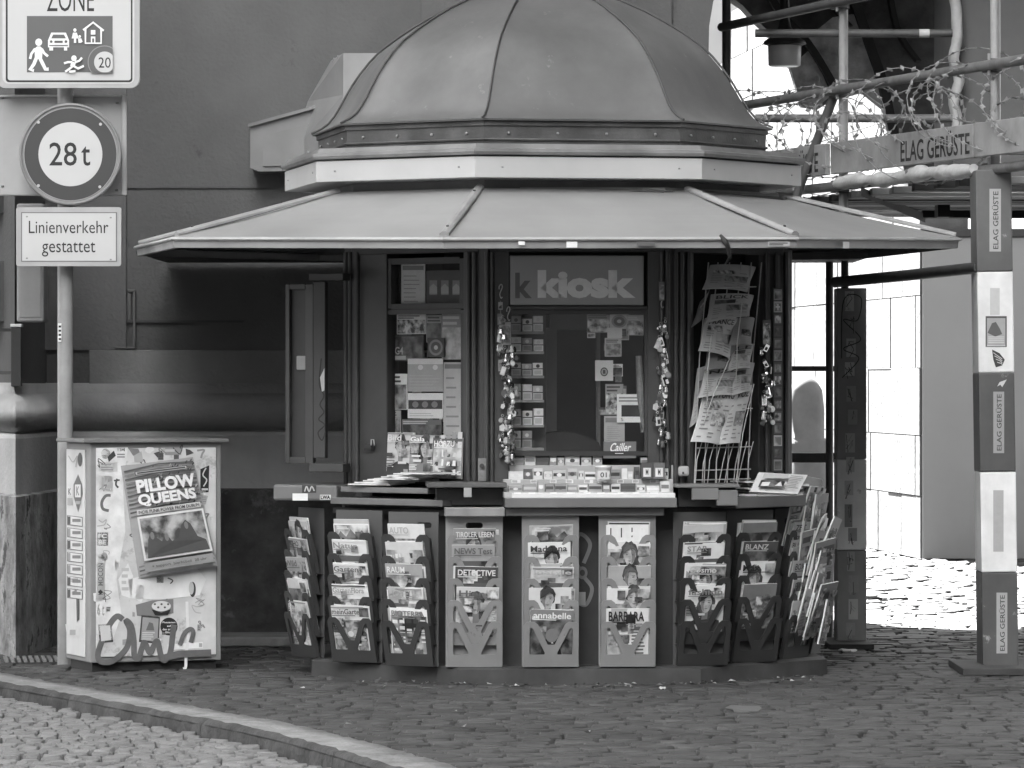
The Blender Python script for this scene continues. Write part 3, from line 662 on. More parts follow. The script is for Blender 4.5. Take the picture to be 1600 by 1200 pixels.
# --- awning
AW = mat('awning_sheet', .28, .42, .1, 1.6, bump=.12, bscale=3, stain=.14, spec=.5, wear=(.2, 14, .67))
AE = ringpts(1.7151, 1.6168, 0); zs = [2.188, 2.158, 2.17, 2.207, 2.2, 2.2, 2.2, 2.193]
AE = [Vector((p.x, p.y, z)) for p, z in zip(AE, zs)]
AT = ringpts(1.045, .86, 2.425)
b = MB()
for i in range(8):
    j = (i + 1) % 8
    b.loft([[AT[i].lerp(AE[i], k / 6) - Vector((0, 0, .012 * math.sin(math.pi * k / 6))), *(AT[i].lerp(AT[j], q / 6).lerp(AE[i].lerp(AE[j], q / 6), k / 6) - Vector((0, 0, .012 * math.sin(math.pi * k / 6) + .008 * math.sin(math.pi * q / 6) * k / 6)) for q in range(1, 6)), AT[j].lerp(AE[j], k / 6) - Vector((0, 0, .012 * math.sin(math.pi * k / 6)))] for k in range(7)], AW, False, False, False)
awn = b.build('awning', kio, fix=False)
so_ = awn.modifiers.new('thick', 'SOLIDIFY'); so_.thickness = .006; so_.offset = -1
for i in (7, 0, 1, 2, 3):
    b = MB(); d_ = (AE[i] - AT[i]).normalized(); sd_ = d_.cross(Vector((0, 0, 1))).normalized(); up_ = sd_.cross(d_)
    p0, p1 = AT[i] + up_ * .004, AE[i] + up_ * .004 - d_ * .02
    b.loft([[p + sd_ * .022, p + sd_ * .022 + up_ * .012, p + sd_ * .008 + up_ * .022, p - sd_ * .008 + up_ * .022, p - sd_ * .022 + up_ * .012, p - sd_ * .022] for p in (p0, p1)], mat('hip_bar', .3, .45, .12, 8, stain=.2)); hb = b.build('hip_bar', awn, bev=.002)
    for q in (.15, .9):
        b = MB(); b.tube([p0.lerp(p1, q) + up_ * .02, p0.lerp(p1, q) + up_ * .028], .007, mat('bolt_dark', .06, .5), 8); b.build('bolt', hb)
b = MB()
def grow(P, k, dz): 
    c_ = sum(P, Vector()) / 8
    return [p + (p - c_).normalized() * k + Vector((0, 0, dz)) for p in P]
b.loft([grow(AE, -.03, .004), grow(AE, .012, .002), grow(AE, .016, -.008), grow(AE, .012, -.014), grow(AE, -.03, -.014)], mat('eave_bead', .4, .45, .1, 6, stain=.2), True, False, False); b.build('eave_bead', kio)
b = MB()
b.loft([grow(AE, -.03, -.0145), grow(AE, -.002, -.0145), grow(AE, -.006, -.05), grow(AE, -.03, -.052)], mat('eave_board', .3, .5, .12, 4, stain=.25), True, False, False); eb = b.build('eave_board', kio)
MC = frame(AE[1] + Vector((0, 0, 0)), math.degrees(math.atan2(AE[2].y - AE[1].y, AE[2].x - AE[1].x)))
MD = frame(AE[2], math.degrees(math.atan2(AE[3].y - AE[2].y, AE[3].x - AE[2].x)))
for (M_, x0, y0, x1, y1, g_) in ((MC, 810, 377, 820, 383, .75), (MC, 885, 377.5, 902, 387, .75), (MC, 995, 377.5, 1023, 384, .12), (MC, 1200, 377.5, 1234, 385, .4), (MD, 1317, 378, 1327, 388, .6)):
    a = Art(pxface(M_), .012); a.rect(x0, y1, x1, y0, ink(g_))
    if g_ == .4: a.lines(x0 + 2, y1 - 1, x1 - 2, y0 + 1, 2, ink(.05), rnd, .6)
    a.build('sticker', eb, fix=False)
b = MB(); b.tube([on(MC, 1126, 368, .0), on(MC, 1132, 376, .03), on(MC, 1137, 384, .025), on(MC, 1140, 402, .0), on(MC, 1134, 412, -.08)], [.008, .013, .012, .008, .004], ink(.03), 8); b.build('strap', awn)
b = MB(); q_ = [AE[7], AE[6], AE[5], AE[4], Vector((AE[4].x, 25.56, 2.2)), Vector((AE[7].x + .02, 25.56, 2.2))]
b.loft([[Vector((p.x, p.y, z)) for p in q_] for z in (2.155, 2.175)], mat('rear_canopy', .03, .7)); b.build('rear_canopy', kio)
# --- body: posts, beams, windows
A_, B_ = .9, .92
FB, FCm, FD, FAm, FE = (fac(n, A_, B_) for n in 'BCDAE')
zc, zh = .90, 2.42
V8 = ringpts(A_, B_, 0, KB, TB)
for i in range(8):
    b = MB(); b.lathe(Vector((V8[i].x, V8[i].y, 0)) * 1 - (Vector((V8[i].x, V8[i].y, 0)) - KB).normalized() * .06, [(.072, zc - .2), (.072, zh)], PAINT, 8, False); b.build('corner_post', kio)
def pilaster(M, px0, px1, mould=(.08, .5, .92), y1=760, y0=388):
    t_ = MB(); t_.pbox(M, px0, y0, px1, y1, -.08, .012, PAINT); o_ = t_.build('pilaster', kio, bev=.004)
    for q in mould:
        xx = px0 + (px1 - px0) * q; x_, zt_ = loc(M, xx, y0 + 6, .012); _, zb_ = loc(M, xx, y1 - 4, .012)
        b = MB(); b.loft([[M @ Vector((x_ + .013 * math.cos(a), -.012 - .02 * max(0, math.sin(a)), z)) for a in [2 * math.pi * j / 12 for j in range(12)]] for z in (zb_, zt_)], PAINT, True, True, True); b.build('moulding', o_)
    return o_
pilaster(FB, 538, 604, (.06, .16, .32)); pilaster(FB, 724, 762, (.25, .5)); pilaster(FCm, 757, 796, (.1, .3)); pilaster(FCm, 1012, 1048, (.6, .85))
pilaster(FD, 1046, 1084, (.2, .45, .75)); pilaster(FD, 1186, 1238, (.2, .5, .8))
b = MB()
for M_ in (FB, FCm, FD):
    b = MB(); e_ = .43; b.box(M_, -e_, e_, -.02, .08, 2.12, 2.42, PAINTD); b.build('header', kio, bev=.004)
for M_, nm in ((FAm, 'A'), (FE, 'E')):
    b = MB(); b.box(M_, -.44, .44, -.0, .06, zc - .2, 2.42, PAINTD); b.build('side_panel', kio)
for q in (135, 180, 225):
    M_ = frame(KB + Vector((math.sin(R(TB + q)), -math.cos(R(TB + q)), 0)) * 1.09, TB + q); b = MB(); b.box(M_, -.45, .45, 0, .05, zc - .3, 2.42, PAINTD); b.build('rear_panel', kio)
b = MB(); ring(b, [(.84, .86, zc - .02), (.84, .86, zc)], PAINTD, KB, TB); b.build('floor', kio)
b = MB(); ring(b, [(.88, .9, 2.42), (.88, .9, 2.44)], mat('ceiling_paint', .3), KB, TB); b.build('ceiling', kio)
# inside: a dark partition a little way behind the glass
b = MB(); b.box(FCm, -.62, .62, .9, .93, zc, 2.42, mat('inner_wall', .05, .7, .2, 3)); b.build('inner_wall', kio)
b = MB(); b.pbox(FCm, 848, 512, 870, 706, -.7, -.62, mat('inner_post', .2)); b.pbox(FCm, 932, 480, 938, 710, -.5, -.45, mat('inner_post', .2)); b.build('inner_frame', kio)
b = MB(); b.pbox(FCm, 860, 490, 932, 515, -.72, -.62, mat('inner_shelf', .2)); b.build('inner_shelf', kio)
# window B
def window(M, px0, py0, px1, py1, fw=4):
    b = MB(); b.pbox(M, px0, py0, px0 + fw, py1, -.05, .004, PAINTD); b.pbox(M, px1 - fw, py0, px1, py1, -.05, .004, PAINTD)
    b.pbox(M, px0 + fw, py0, px1 - fw, py0 + fw, -.05, .003, PAINTD); b.pbox(M, px0 + fw, py1 - fw, px1 - fw, py1, -.05, .003, PAINTD)
    f_ = b.build('window_frame', kio)
    b = MB(); b.pbox(M, px0 + fw * .5, py0 + fw * .5, px1 - fw * .5, py1 - fw * .5, -.027, -.022, glass()); b.build('pane', f_)
    return f_
window(FB, 604, 404, 725, 482, 7); window(FB, 600, 484, 726, 758, 6)
window(FCm, 792, 484, 1014, 712, 7)
sb_ = MB(); sb_.pbox(FCm, 797, 399, 1006, 477, -.04, .02, mat('sign_board', .34, .45, .06, 3, stain=.06)); sgn = sb_.build('sign_board', kio, bev=.003)
b = MB(); b.pbox(FCm, 793, 478, 1012, 484, -.04, .03, PAINTD); b.build('transom', kio, bev=.003)
a = Art(lambda x, y, n: on(FCm, x, y, n), .022)
a.rect(799, 475, 1004, 401, mat('sign_print', .34, .4, .05, 3))
a.text('k', 805, 466, 831, 426, ink(.15), .03)
a.text('kiosk', 840, 466, 993, 422, ink(.82), .055); a.build('lettering', sgn, fix=False)
# shutter leaf standing open on the left side
Ml = frame(on(FAm, 500, 600, 0) * 1, -38); Ml = frame(pt(0, 600, 22.7) * 0 + Vector((gx(500, 22.72), 22.72, 0)), -38)
b = MB(); b.pbox(Ml, 447, 446, 488, 722, -.03, 0, PAINTD); sh = b.build('shutter', kio, bev=.004)
b = MB()
for q in ((446, 444, 452, 724), (477, 444, 489, 724), (452.2, 444, 476.8, 452), (452.2, 714, 476.8, 724)): b.pbox(Ml, *q, .0005, .018, PAINT)
b.build('shutter_frame', sh, bev=.003)
b = MB(); b.pbox(Ml, 463, 556, 477, 578, .001, .02, mat('handle_plate', .3, .4)); b.build('latch', sh, bev=.004)
Mj = frame((gx(500, 22.6), 22.6, 0), -20)
b = MB(); b.pbox(Mj, 489.5, 440, 508, 716, -.04, .0, PAINT); jb = b.build('shutter_jamb', kio, bev=.004)
a = Art(pxface(Mj), .001); a.stroke(spline([(502, 560), (499, 600), (506, 618), (500, 632), (506, 644), (498, 655), (507, 664), (497, 676), (503, 688), (508, 676)], 6), 2, ink(.02)); a.poly([(500, 590), (507, 575), (507, 610), (503, 612)], ink(.5)); a.build('graffiti', jb, fix=False)
b = MB(); b.pbox(Mj, 483, 427, 536, 438, -.08, .02, PAINT); b.build('shutter_rail', kio, bev=.004)
b = MB(); b.pbox(Mj, 483, 724, 536, 738, -.08, .02, PAINT); b.build('shutter_rail', kio, bev=.004)
# --- lower body, plinth, counters
b = MB(); ring(b, [(1.08, .84, .05), (1.08, .84, .86)], mat('lower_panel', .05, .6, .25, 4, stain=.3), KB, TB); low = b.build('lower_body', kio)
b = MB(); ring(b, [(1.19, 1.0, -.02), (1.19, 1.0, .075), (1.17, .98, .085)], mat('plinth_steel', .065, .6, .3, 5, bump=.2, bscale=10, stain=.35), KB, TB); b.build('plinth', kio)
FCl = fac('C', 1.19, 1.0, .0); FBl = fac('B', 1.19, 1.0, 0); FDl = fac('D', 1.19, 1.0, 0); FAl = fac('A', 1.19, 1.0); FEl = fac('E', 1.19, 1.0)
b = MB(); b.pbox(FCl, 789, 778, 1058, 793, -.34, .06, COUNT); b.build('counter', kio, bev=.004)
b = MB(); b.pbox(FCl, 790, 793.5, 1038, 806, -.1, .0, COUNT); b.build('rack_rail', kio, bev=.004)
b = MB(); b.pbox(FCl, 695, 793, 789, 807, -.1, .01, mat('rail_steel', .3, .4, .2, 6, stain=.3)); b.build('rack_rail', kio, bev=.004)
b = MB(); b.pbox(FBl, 516, 777, 691, 792, -.4, .0, COUNT); b.build('counter', kio, bev=.004)
b = MB(); b.pbox(FBl, 532, 760, 668, 772, -.4, -.02, COUNT); b.build('newspaper_tray', kio, bev=.004)
b = MB(); b.pbox(FBl, 520, 793, 700, 806, -.2, -.08, PAINTD); b.build('rack_rail', kio)
b = MB(); b.pbox(FCl, 668, 754, 792, 762, -.3, .03, mat('bracket_iron', .1, .6, .3, 8, stain=.3)); b.pbox(FCl, 681, 762.5, 789, 790, -.3, -.12, PAINTD); br = b.build('corner_bracket', kio, bev=.004)
b = MB(); b.pbox(FCl, 725, 762, 737, 777, .0, .04, mat('pale_plate', .38)); b.build('lock_plate', br, bev=.002)
b = MB(); b.pbox(FCl, 1055, 757, 1157, 762, -.3, .03, COUNT); b.pbox(FCl, 1060, 762.5, 1150, 792, -.3, -.1, PAINTD); br = b.build('corner_bracket', kio, bev=.003)
b = MB(); b.pbox(FCl, 1081, 763, 1123, 781, .0, .03, COUNT); b.build('hanging_plate', br, bev=.003)
b = MB(); b.pbox(FCl, 1120, 766, 1153, 790, -.03, .025, COUNT); b.build('hanging_plate', br, bev=.003)
b = MB(); b.pbox(FDl, 1150, 777, 1262, 791, -.35, .0, COUNT); b.build('counter', kio, bev=.004)
b = MB(); b.box(FEl, -.5, .6, -.02, .3, .865, .91, COUNT); b.build('counter', kio, bev=.004)
MA_ = frame((gx(470, 22.55), 22.55, 0), -24)
b = MB(); b.pbox(MA_, 426, 757, 526, 783, -.55, 0, COUNT); ct = b.build('counter', kio, bev=.012)
a = Art(pxface(MA_)); a.rect(457, 782, 481, 771, ink(.75)); a.build('sticker', ct, fix=False)
a = Art(pxface(MA_)); a.rect(500, 781, 517, 773, ink(.6)); a.text('LWA', 501, 780, 516, 774, ink(.03), .05); a.build('sticker', ct, fix=False)
a = Art(pxface(MA_)); a.rect(472, 770, 494, 758, ink(.06)); a.stroke(spline([(476, 768), (479, 760), (483, 768), (487, 760), (491, 767)], 5), 2, ink(.45)); a.build('sticker', ct, fix=False)
# graffiti and small marks on the lower body between racks
Mlow = fac('C', 1.08, .84, .0)
a = Art(pxface(Mlow), .003)
a.stroke(spline([(912, 880), (922, 850), (905, 835), (898, 870), (912, 900), (925, 920), (915, 945), (900, 935), (902, 905)], 8), 6, ink(.2)); a.ell(910, 895, 8, 10, ink(.18)); a.ell(910, 895, 4, 5, ink(.05)); a.rect(904, 946, 915, 925, ink(.35))
a.build('graffiti', low, fix=False)
# ================================================================== MAGAZINE RACKS
RACK_L = mat('rack_silver', .28, .45, .1, 5, stain=.12, spec=.5, wear=(.1, 9, .66)); RACK_D = mat('rack_slate', .05, .45, .12, 5, stain=.12, spec=.5); RACK_K = mat('rack_charcoal', .042, .45, .15, 5, stain=.15, spec=.5)
BACKP = mat('rack_back', .09, .5, .08, 4, stain=.1, spec=.5)
RW, PH, ZB, STEP, TILT = .268, .228, .087, .106, R(13)
def face(a, u, v, s, hair=.05, skin=.55, cl=.1, long=True):
    """a printed portrait, half of it in the picture's own shade"""
    q_ = random.Random(round(u * 9137 + v * 771 + s * 5113)); t = q_.uniform(-.18, .18) * s; s *= 1.25
    hp = []
    for k in range(22):
        a_ = 2 * math.pi * k / 22; low = math.sin(a_) < -.2
        rx = ((.6 + .22 * max(0, -math.sin(a_))) if long else .52) * q_.uniform(.86, 1.14); ry = (1.3 if long and low else .5 if low else .82) * q_.uniform(.9, 1.1)
        hp.append((u + t + rx * s * math.cos(a_), v + .08 * s + ry * s * math.sin(a_)))
    a.poly(hp, mat('print_hair', .07, .4, .8, 30, spec=.3))
    a.poly([(u - 1.35 * s, v - 2.3 * s), (u - 1.2 * s, v - 1.35 * s), (u - .3 * s, v - 1.0 * s), (u + .3 * s, v - 1.0 * s), (u + 1.05 * s, v - 1.2 * s), (u + 1.3 * s, v - 2.3 * s)], ink(cl))
    a.poly([(u - .2 * s, v - 1.15 * s), (u + .22 * s, v - 1.1 * s), (u + .2 * s + t, v - .3 * s), (u - .2 * s + t, v - .3 * s)], mat('print_skin_shade', .2))
    fp = [(u + t + .42 * s * math.cos(b_) * (1 if math.sin(b_) > -.3 else .82), v - .06 * s + .62 * s * math.sin(b_)) for b_ in [2 * math.pi * k / 20 for k in range(20)]]
    a.poly(fp, mat('print_skin', .42, .45, .4, 36, spec=.3))
    sd_ = q_.choice([-1, 1]); a.poly([(u + t + sd_ * .05 * s, v + .45 * s), (u + t + sd_ * .38 * s, v + .2 * s), (u + t + sd_ * .36 * s, v - .25 * s), (u + t + sd_ * .12 * s, v - .62 * s), (u + t + sd_ * .16 * s, v - .2 * s)], mat('print_skin_shade', .2, .45, .5, 36, spec=.3))
    for q in (-1, 1):
        a.poly([(u + t + q * .19 * s - .1 * s, v + .02 * s), (u + t + q * .19 * s, v + .08 * s), (u + t + q * .19 * s + .1 * s, v + .02 * s), (u + t + q * .19 * s, v - .01 * s)], ink(.12))
        a.rect(u + t + q * .19 * s - .11 * s, v + .13 * s, u + t + q * .19 * s + .11 * s, v + .17 * s, ink(hair + .06))
    a.rect(u + t - .05 * s, v - .24 * s, u + t + .06 * s, v - .2 * s, ink(skin * .55)); a.poly([(u + t - .14 * s, v - .37 * s), (u + t, v - .33 * s), (u + t + .14 * s, v - .37 * s), (u + t, v - .43 * s)], ink(.2))
    fr_ = q_.uniform(.1, .5); a.poly([(u + t - .45 * s, v + .05 * s), (u + t - .36 * s, v + .55 * s), (u + t + .1 * s, v + .72 * s), (u + t + .44 * s, v + .4 * s), (u + t + .47 * s, v + .0 * s), (u + t + .34 * s, v + .34 * s), (u + t + (fr_ - .3) * s, v + .46 * s)], ink(hair))
def cover(a, w_, h_, spec, rd):
    style, ttl, tg, bgc = spec[:4]
    a.rect(0, 0, w_, h_, ink(bgc))
    if style == 'land':
        a.rect(.006, .006, w_ - .006, h_ * (.8 if ttl else .98), photo(2))
        if not ttl: a.poly([(.006, .2), (.04, .245), (.07, .215), (.1, .255), (.13, .22), (.165, .25), (w_ - .006, .205), (w_ - .006, .15), (.006, .15)], photo(0)); a.lines(.02, h_ * .9, .12, h_ * .96, 2, ink(.75), rd)
        a.poly([(.006, .12), (.05, .19), (.09, .15), (.13, .2), (.17, .16), (w_ - .006, .18), (w_ - .006, .006), (.006, .006)], photo(0)); a.rect(.006, .006, w_ - .006, .08, photo(3))
    elif style == 'garden':
        a.rect(.006, .006, w_ - .006, h_ * .74, photo(3 if rd.random() < .5 else 4))
        for _ in range(9): a.ell(rd.uniform(.02, w_ - .02), rd.uniform(.02, .18), rd.uniform(.008, .02), rd.uniform(.008, .018), ink(rd.choice([.7, .1, .4, .6])), 9)
    elif style == 'face':
        if rd.random() < .5: a.rect(0, 0, w_, h_ * .9, photo(2))
        face(a, w_ * rd.uniform(.44, .58), h_ * (.70 if ttl else .80), .06, rd.choice([.04, .06, .12]), rd.choice([.5, .6]), rd.choice([.05, .2, .6]), rd.random() < .6)
    elif style == 'dark':
        a.rect(0, 0, w_, h_ * .82, photo(0)); a.poly([(.05, .0), (.06, .11), (.1, .16), (.14, .12), (.17, 0)], ink(.03)); a.ell(.105, .15, .03, .035, ink(.2))
    elif style == 'pattern':
        a.rect(.004, .004, w_ - .004, h_ * .86, photo(5))
        for i in range(5):
            for j in range(5): a.rect(.012 + j * .039, .02 + i * .045, .012 + j * .039 + .028, .02 + i * .045 + rd.uniform(.015, .035), ink(rd.choice([.05, .3, .6, .75])), False)
        a.up()
    elif style == 'bars':
        for j in range(4): a.rect(.02 + j * .052, h_ * .78, .026 + j * .052, h_ * .95, ink(.05), False)
        a.up(); a.rect(.02, .04, .09, .16, ink(.45)); face(a, .14, .15, .04, .1, .6, .3)
    elif style == 'text':
        a.rect(.012, .02, w_ * .55, .15, photo(1)); a.lines(w_ * .6, .03, w_ - .015, .17, 8, ink(.15), rd); a.rect(.012, .17, w_ - .012, .2, ink(.12))
    elif style == 'sheet':
        a.rect(.01, h_ * .5, w_ * .5, h_ * .75, photo(3)); a.lines(w_ * .55, h_ * .1, w_ - .012, h_ * .75, 16, ink(.2), rd); a.lines(.012, h_ * .06, w_ * .5, h_ * .46, 12, ink(.22), rd)
    if style in ('face', 'garden', 'text', 'land') and rd.random() < .8:
        for _ in range(rd.choice([2, 3, 4])):
            x_ = rd.choice([.008, w_ * .64]); y_ = rd.uniform(.03, h_ * .62); a.lines(x_, y_, x_ + w_ * .32, y_ + .03, 4, ink(rd.choice([.05, .75, .1])), rd)
        if rd.random() < .5: a.rect(w_ * .7, h_ * .8, w_ - .006, h_ * .97, photo(rd.randrange(6)))
        if rd.random() < .4: a.rect(.006, h_ * .965, w_ - .006, h_ * .99, ink(rd.choice([.05, .3, .75])))
    if style not in ('dark', 'bars'):
        for _ in range(rd.choice([3, 5, 6])):
            x_, y_ = rd.uniform(.004, w_ * .72), rd.choice([rd.uniform(.01, h_ * .5), rd.uniform(h_ * .55, h_ * .8)]); e_ = rd.uniform(.03, .055)
            if abs(x_ + e_ / 2 - w_ / 2) > .03 or style != 'face': a.rect(x_, y_, x_ + e_, y_ + e_ * rd.uniform(.5, 1.1), photo(rd.randrange(6)))
    for _ in range(2):
        x_, y_ = rd.uniform(.01, w_ * .6), rd.uniform(.02, h_ * .5)
        if style not in ('dark', 'bars', 'sheet'): a.rect(x_, y_, x_ + rd.uniform(.03, .07), y_ + rd.uniform(.006, .014), ink(rd.choice([.75, .08, .6])))
    if ttl:
        lo = spec[4] if len(spec) > 4 else .845 + rd.uniform(-.01, .015)
        x1_ = .012 + (w_ - .024) * min(1, max(.55, len(ttl) * .13 + rd.uniform(0, .15)))
        a.text(ttl, .012, h_ * lo, x1_, h_ * .955, ink(tg), .02)
        a.lines(.012, h_ * (lo - .035), w_ * .8, h_ * (lo - .008), 1, ink(tg), rd)
LOOK = {'land': 'landscape cover magazine', 'garden': 'flower garden cover magazine', 'face': 'portrait cover magazine', 'dark': 'dark picture cover magazine', 'pattern': 'patchwork cover magazine', 'bars': 'black barred pale magazine', 'text': 'small print cover magazine', 'sheet': 'newspaper'}
TIER = ('top', 'second', 'middle', 'fourth', 'lowest')
def magazine(M, spec, label, group, rd, w_=.208, h_=.28, th=.005, cat='magazine', nm='magazine'):
    k1, k2, k3 = rd.uniform(-.012, .003), rd.uniform(-.006, .006), rd.uniform(-.004, .004)
    def f(a, b, n):                                  # slightly curled paper
        u, v = a / w_ - .5, b / h_
        return M @ Vector((a - w_ / 2, -th - n - k1 * v * v - k2 * u * v - k3 * math.sin(u * 5) * v, b))
    mb = Art(f, .0004, 6); n_ = 8; pm = ink(rd.choice([.72, .6, .75]))
    for lay in (0, -th): mb.add([f(w_ * i / n_, h_ * j / n_, lay) for j in range(n_ + 1) for i in range(n_ + 1)], [(j * (n_ + 1) + i, j * (n_ + 1) + i + 1, (j + 1) * (n_ + 1) + i + 1, (j + 1) * (n_ + 1) + i) for j in range(n_) for i in range(n_)], pm, True)
    rim = [(i / n_, 0) for i in range(n_)] + [(1, j / n_) for j in range(n_)] + [(1 - i / n_, 1) for i in range(n_)] + [(0, 1 - j / n_) for j in range(n_)]
    mb.loft([[f(w_ * u, h_ * v, lay) for u, v in rim] for lay in (0, -th)], pm, True, False)
    cover(mb, w_, h_, spec, rd)
    o = mb.build(nm, at=M @ Vector((0, 0, 0)), fix=False)
    return tag(o, label, cat, group)
def mplate():
    h_, w2 = PH, RW / 2; t_ = .036
    out = [(-w2, 0), (w2, 0), (w2, h_ - .018), (w2 - .014, h_), (w2 - .05, h_), (.066, h_ - .014), (.017, .112), (-.017, .112), (-.066, h_ - .014), (-(w2 - .05), h_), (-(w2 - .014), h_), (-w2, h_ - .018)]
    hl = [(.106, .066), (.106, .190), (.100, .198), (.094, .198), (.088, .190), (.030, .070), (.033, .062), (.1, .062)]
    return [out, hl, [(-x, z) for x, z in reversed(hl)]]
def rrpoly(p): return p
MP = mplate()
RACKPOS = [
 (486, 22.72, -60, RACK_D, 'at the far left end of the kiosk', [('face', '', .1, .5), ('land', 'ECHO', .1, .55), ('garden', 'Wild', .15, .4), ('dark', '', .7, .6), ('garden', 'Haus', .6, .72)]),
 (561, 22.30, -33, RACK_D, 'second from the left', [('land', '', .7, .74), ('text', 'Natur', .3, .74), ('garden', 'Garten', .14, .74), ('garden', 'GartenFlora', .35, .78), ('garden', 'meinGarten', .12, .72)]),
 (646, 22.00, -28, RACK_D, 'third from the left', [('garden', 'AUTO', .45, .7), ('pattern', '', .7, .6), ('land', 'RAUM', .75, .35), ('text', 'HOTEL', .35, .7), ('pattern', 'BIOTERRA', .2, .76)]),
 (741, 21.93, 3, RACK_L, 'with the empty lowest pocket, left of centre', [('face', 'TIROLER LEBEN', .7, .3), ('text', 'NEWS Test', .15, .35), ('text', 'DETECTIVE', .78, .1), ('face', 'Hier', .15, .6), None]),
 (860, 21.93, 3, RACK_L, 'under the left of the sales tray', [('land', '', .6, .45), ('face', 'Madonna', .05, .74), ('text', 'InStyle', .5, .62), ('face', '', .2, .7), ('dark', 'annabelle', .8, .25)]),
 (980, 21.95, 3, RACK_L, 'under the right of the sales tray', [('bars', '', .1, .78), ('face', '', .1, .72), ('face', '', .1, .4), ('face', '', .1, .66), ('text', 'BARBARA', .03, .72, .78)]),
 (1093, 22.03, 20, RACK_K, 'right of centre with slotted handle', [('pattern', '', .7, .6), ('text', 'STAR', .3, .72), ('face', 'Cosmo', .6, .35), ('face', 'fashion', .2, .7), None]),
 (1172, 22.30, 32, RACK_K, 'second from the right front', [('dark', '', .7, .25), ('dark', 'BLANZ', .6, .1), ('face', 'Max', .04, .74), ('garden', '', .6, .2), None]),
 (1232, 22.62, 58, RACK_K, 'on the right flank of the kiosk', [('sheet', 'ZEIT', .1, .7), ('sheet', 'BLICK', .1, .66), ('text', 'BOX', .12, .6), ('pattern', 'FAR', .12, .5), ('text', '', .1, .65)]),
 (1262, 23.05, 76, RACK_K, 'farthest round the right flank', [('sheet', '', .1, .7), ('sheet', '', .1, .72), ('sheet', '', .1, .66), ('sheet', '', .1, .7), ('sheet', '', .1, .72)]),
]
RLAB = ['slate magazine rack hung at the far left end of the kiosk', 'slate magazine rack with garden magazines, second from the left', 'slate magazine rack with dark slotted back, third from the left', 'silver magazine rack with handle slot and an empty lowest pocket', 'silver magazine rack under the left half of the sales tray', 'silver magazine rack of portrait magazines under the right half of the sales tray', 'charcoal magazine rack with handle slot, just right of the sales tray', 'charcoal magazine rack overlapping its neighbour, second right of the sales tray', 'charcoal rack of newspapers turned to the right on the kiosk flank', 'last charcoal rack at the far right, seen edge on with spilling newspapers']
SHORT = ['far left rack', 'second rack from the left', 'third rack from the left', 'silver rack with handle slot', 'silver rack under the tray left', 'silver rack under the tray right', 'charcoal rack beside the silver ones', 'second charcoal rack from centre', 'right flank rack', 'last rack at the far right']
rd = random.Random(4)
for ri, (px, Y_, ang, mm_, where, cov) in enumerate(RACKPOS):
    M = frame((gx(px, Y_), Y_, 0), ang)
    rk = thing('magazine_rack', M.translation, RLAB[ri], 'magazine rack', 'magazine racks hung round the kiosk')
    b = MB(); wb = RW + .012; zt = .84
    slot = rr(-.042, .762, .042, .79, .013, 4)
    bp_ = [[(-wb / 2, .085), (wb / 2, .085), (wb / 2, zt), (-wb / 2, zt)]]
    if ri in (3, 6, 7, 8, 2): bp_.append(slot if ri != 2 else [(x + .06, z) for x, z in slot])
    b.plate(M @ Matrix.Translation((0, .004, 0)), bp_, .004, BACKP if mm_ != RACK_L else mm_); b.build('back_panel', rk)
    for i in range(5):
        zb = ZB + STEP * (4 - i); Mp_ = M @ Matrix.Translation((0, -.034, zb)) @ Matrix.Rotation(TILT, 4, 'X')
        b = MB(); b.plate(Mp_, MP, .004, mm_)
        for sx in (-1, 1):
            x0 = sx * RW / 2; b.box(Mp_, min(x0, x0 - sx * .002), max(x0, x0 - sx * .002), .0002, .018, .002, PH - .022, mm_)
        b.box(M, -RW / 2, RW / 2, -.0335, -.0002, zb - .002, zb + .001, mm_); b.build('pocket', rk)
        if cov[i] is None: continue
        for extra in range(rd.choice([0, 1, 1, 2]) if ri < 6 else rd.choice([2, 3])):
            oo = .0062 * (extra + 1)
            Mx = M @ Matrix.Translation((rd.uniform(-.012, .014), -.021 + oo, zb + .004 + rd.uniform(0, .02) - (.036 if (ri, i) == (3, 0) else .012 if i == 0 else 0))) @ Matrix.Rotation(R(12.6 - extra * .8), 4, 'X') @ Matrix.Rotation(R(rd.uniform(-1.5, 1.5)), 4, 'Y')
            magazine(Mx, ('text', '', .1, rd.choice([.6, .74, .45])), '%s copy tucked behind in the %s pocket, %s' % (('pale', 'second', 'third', 'fourth')[extra], TIER[i], SHORT[ri]), 'magazines in the racks', rd)
        Mx = M @ Matrix.Translation((rd.uniform(-.01, .01), -.021, zb + .004 + rd.uniform(0, .016) - (.036 if (ri, i) == (3, 0) else .016 if i == 0 else 0))) @ Matrix.Rotation(R(13 if ri < 9 else 15), 4, 'X') @ Matrix.Rotation(R(rd.uniform(-1.2, 1.2)), 4, 'Y')
        magazine(Mx, cov[i], '%s in the %s pocket, %s' % (LOOK[cov[i][0]], TIER[i], SHORT[ri]), 'magazines in the racks', rd)
# loose papers bulging out of the right end racks
for i in range(24):
    z0 = .14 + .027 * i + rd.uniform(-.01, .02); M = frame((gx(1250 - (i % 4) * 11 + rd.uniform(-6, 10), 22.72), 22.74 - .03 * (i % 4), z0), 66 + rd.uniform(-16, 16)) @ Matrix.Translation((0, -.085, 0)) @ Matrix.Rotation(R(13 + rd.uniform(-5, 9)), 4, 'X') @ Matrix.Rotation(R(rd.uniform(-9, 9)), 4, 'Y')
    magazine(M, (rd.choice(['sheet', 'sheet', 'pattern', 'text']), '', .1, rd.choice([.6, .3, .7, .45])), 'folded paper spilling from the right flank racks', 'folded papers spilling from the right racks', rd, .17, .23, .008, 'newspaper', 'newspaper')
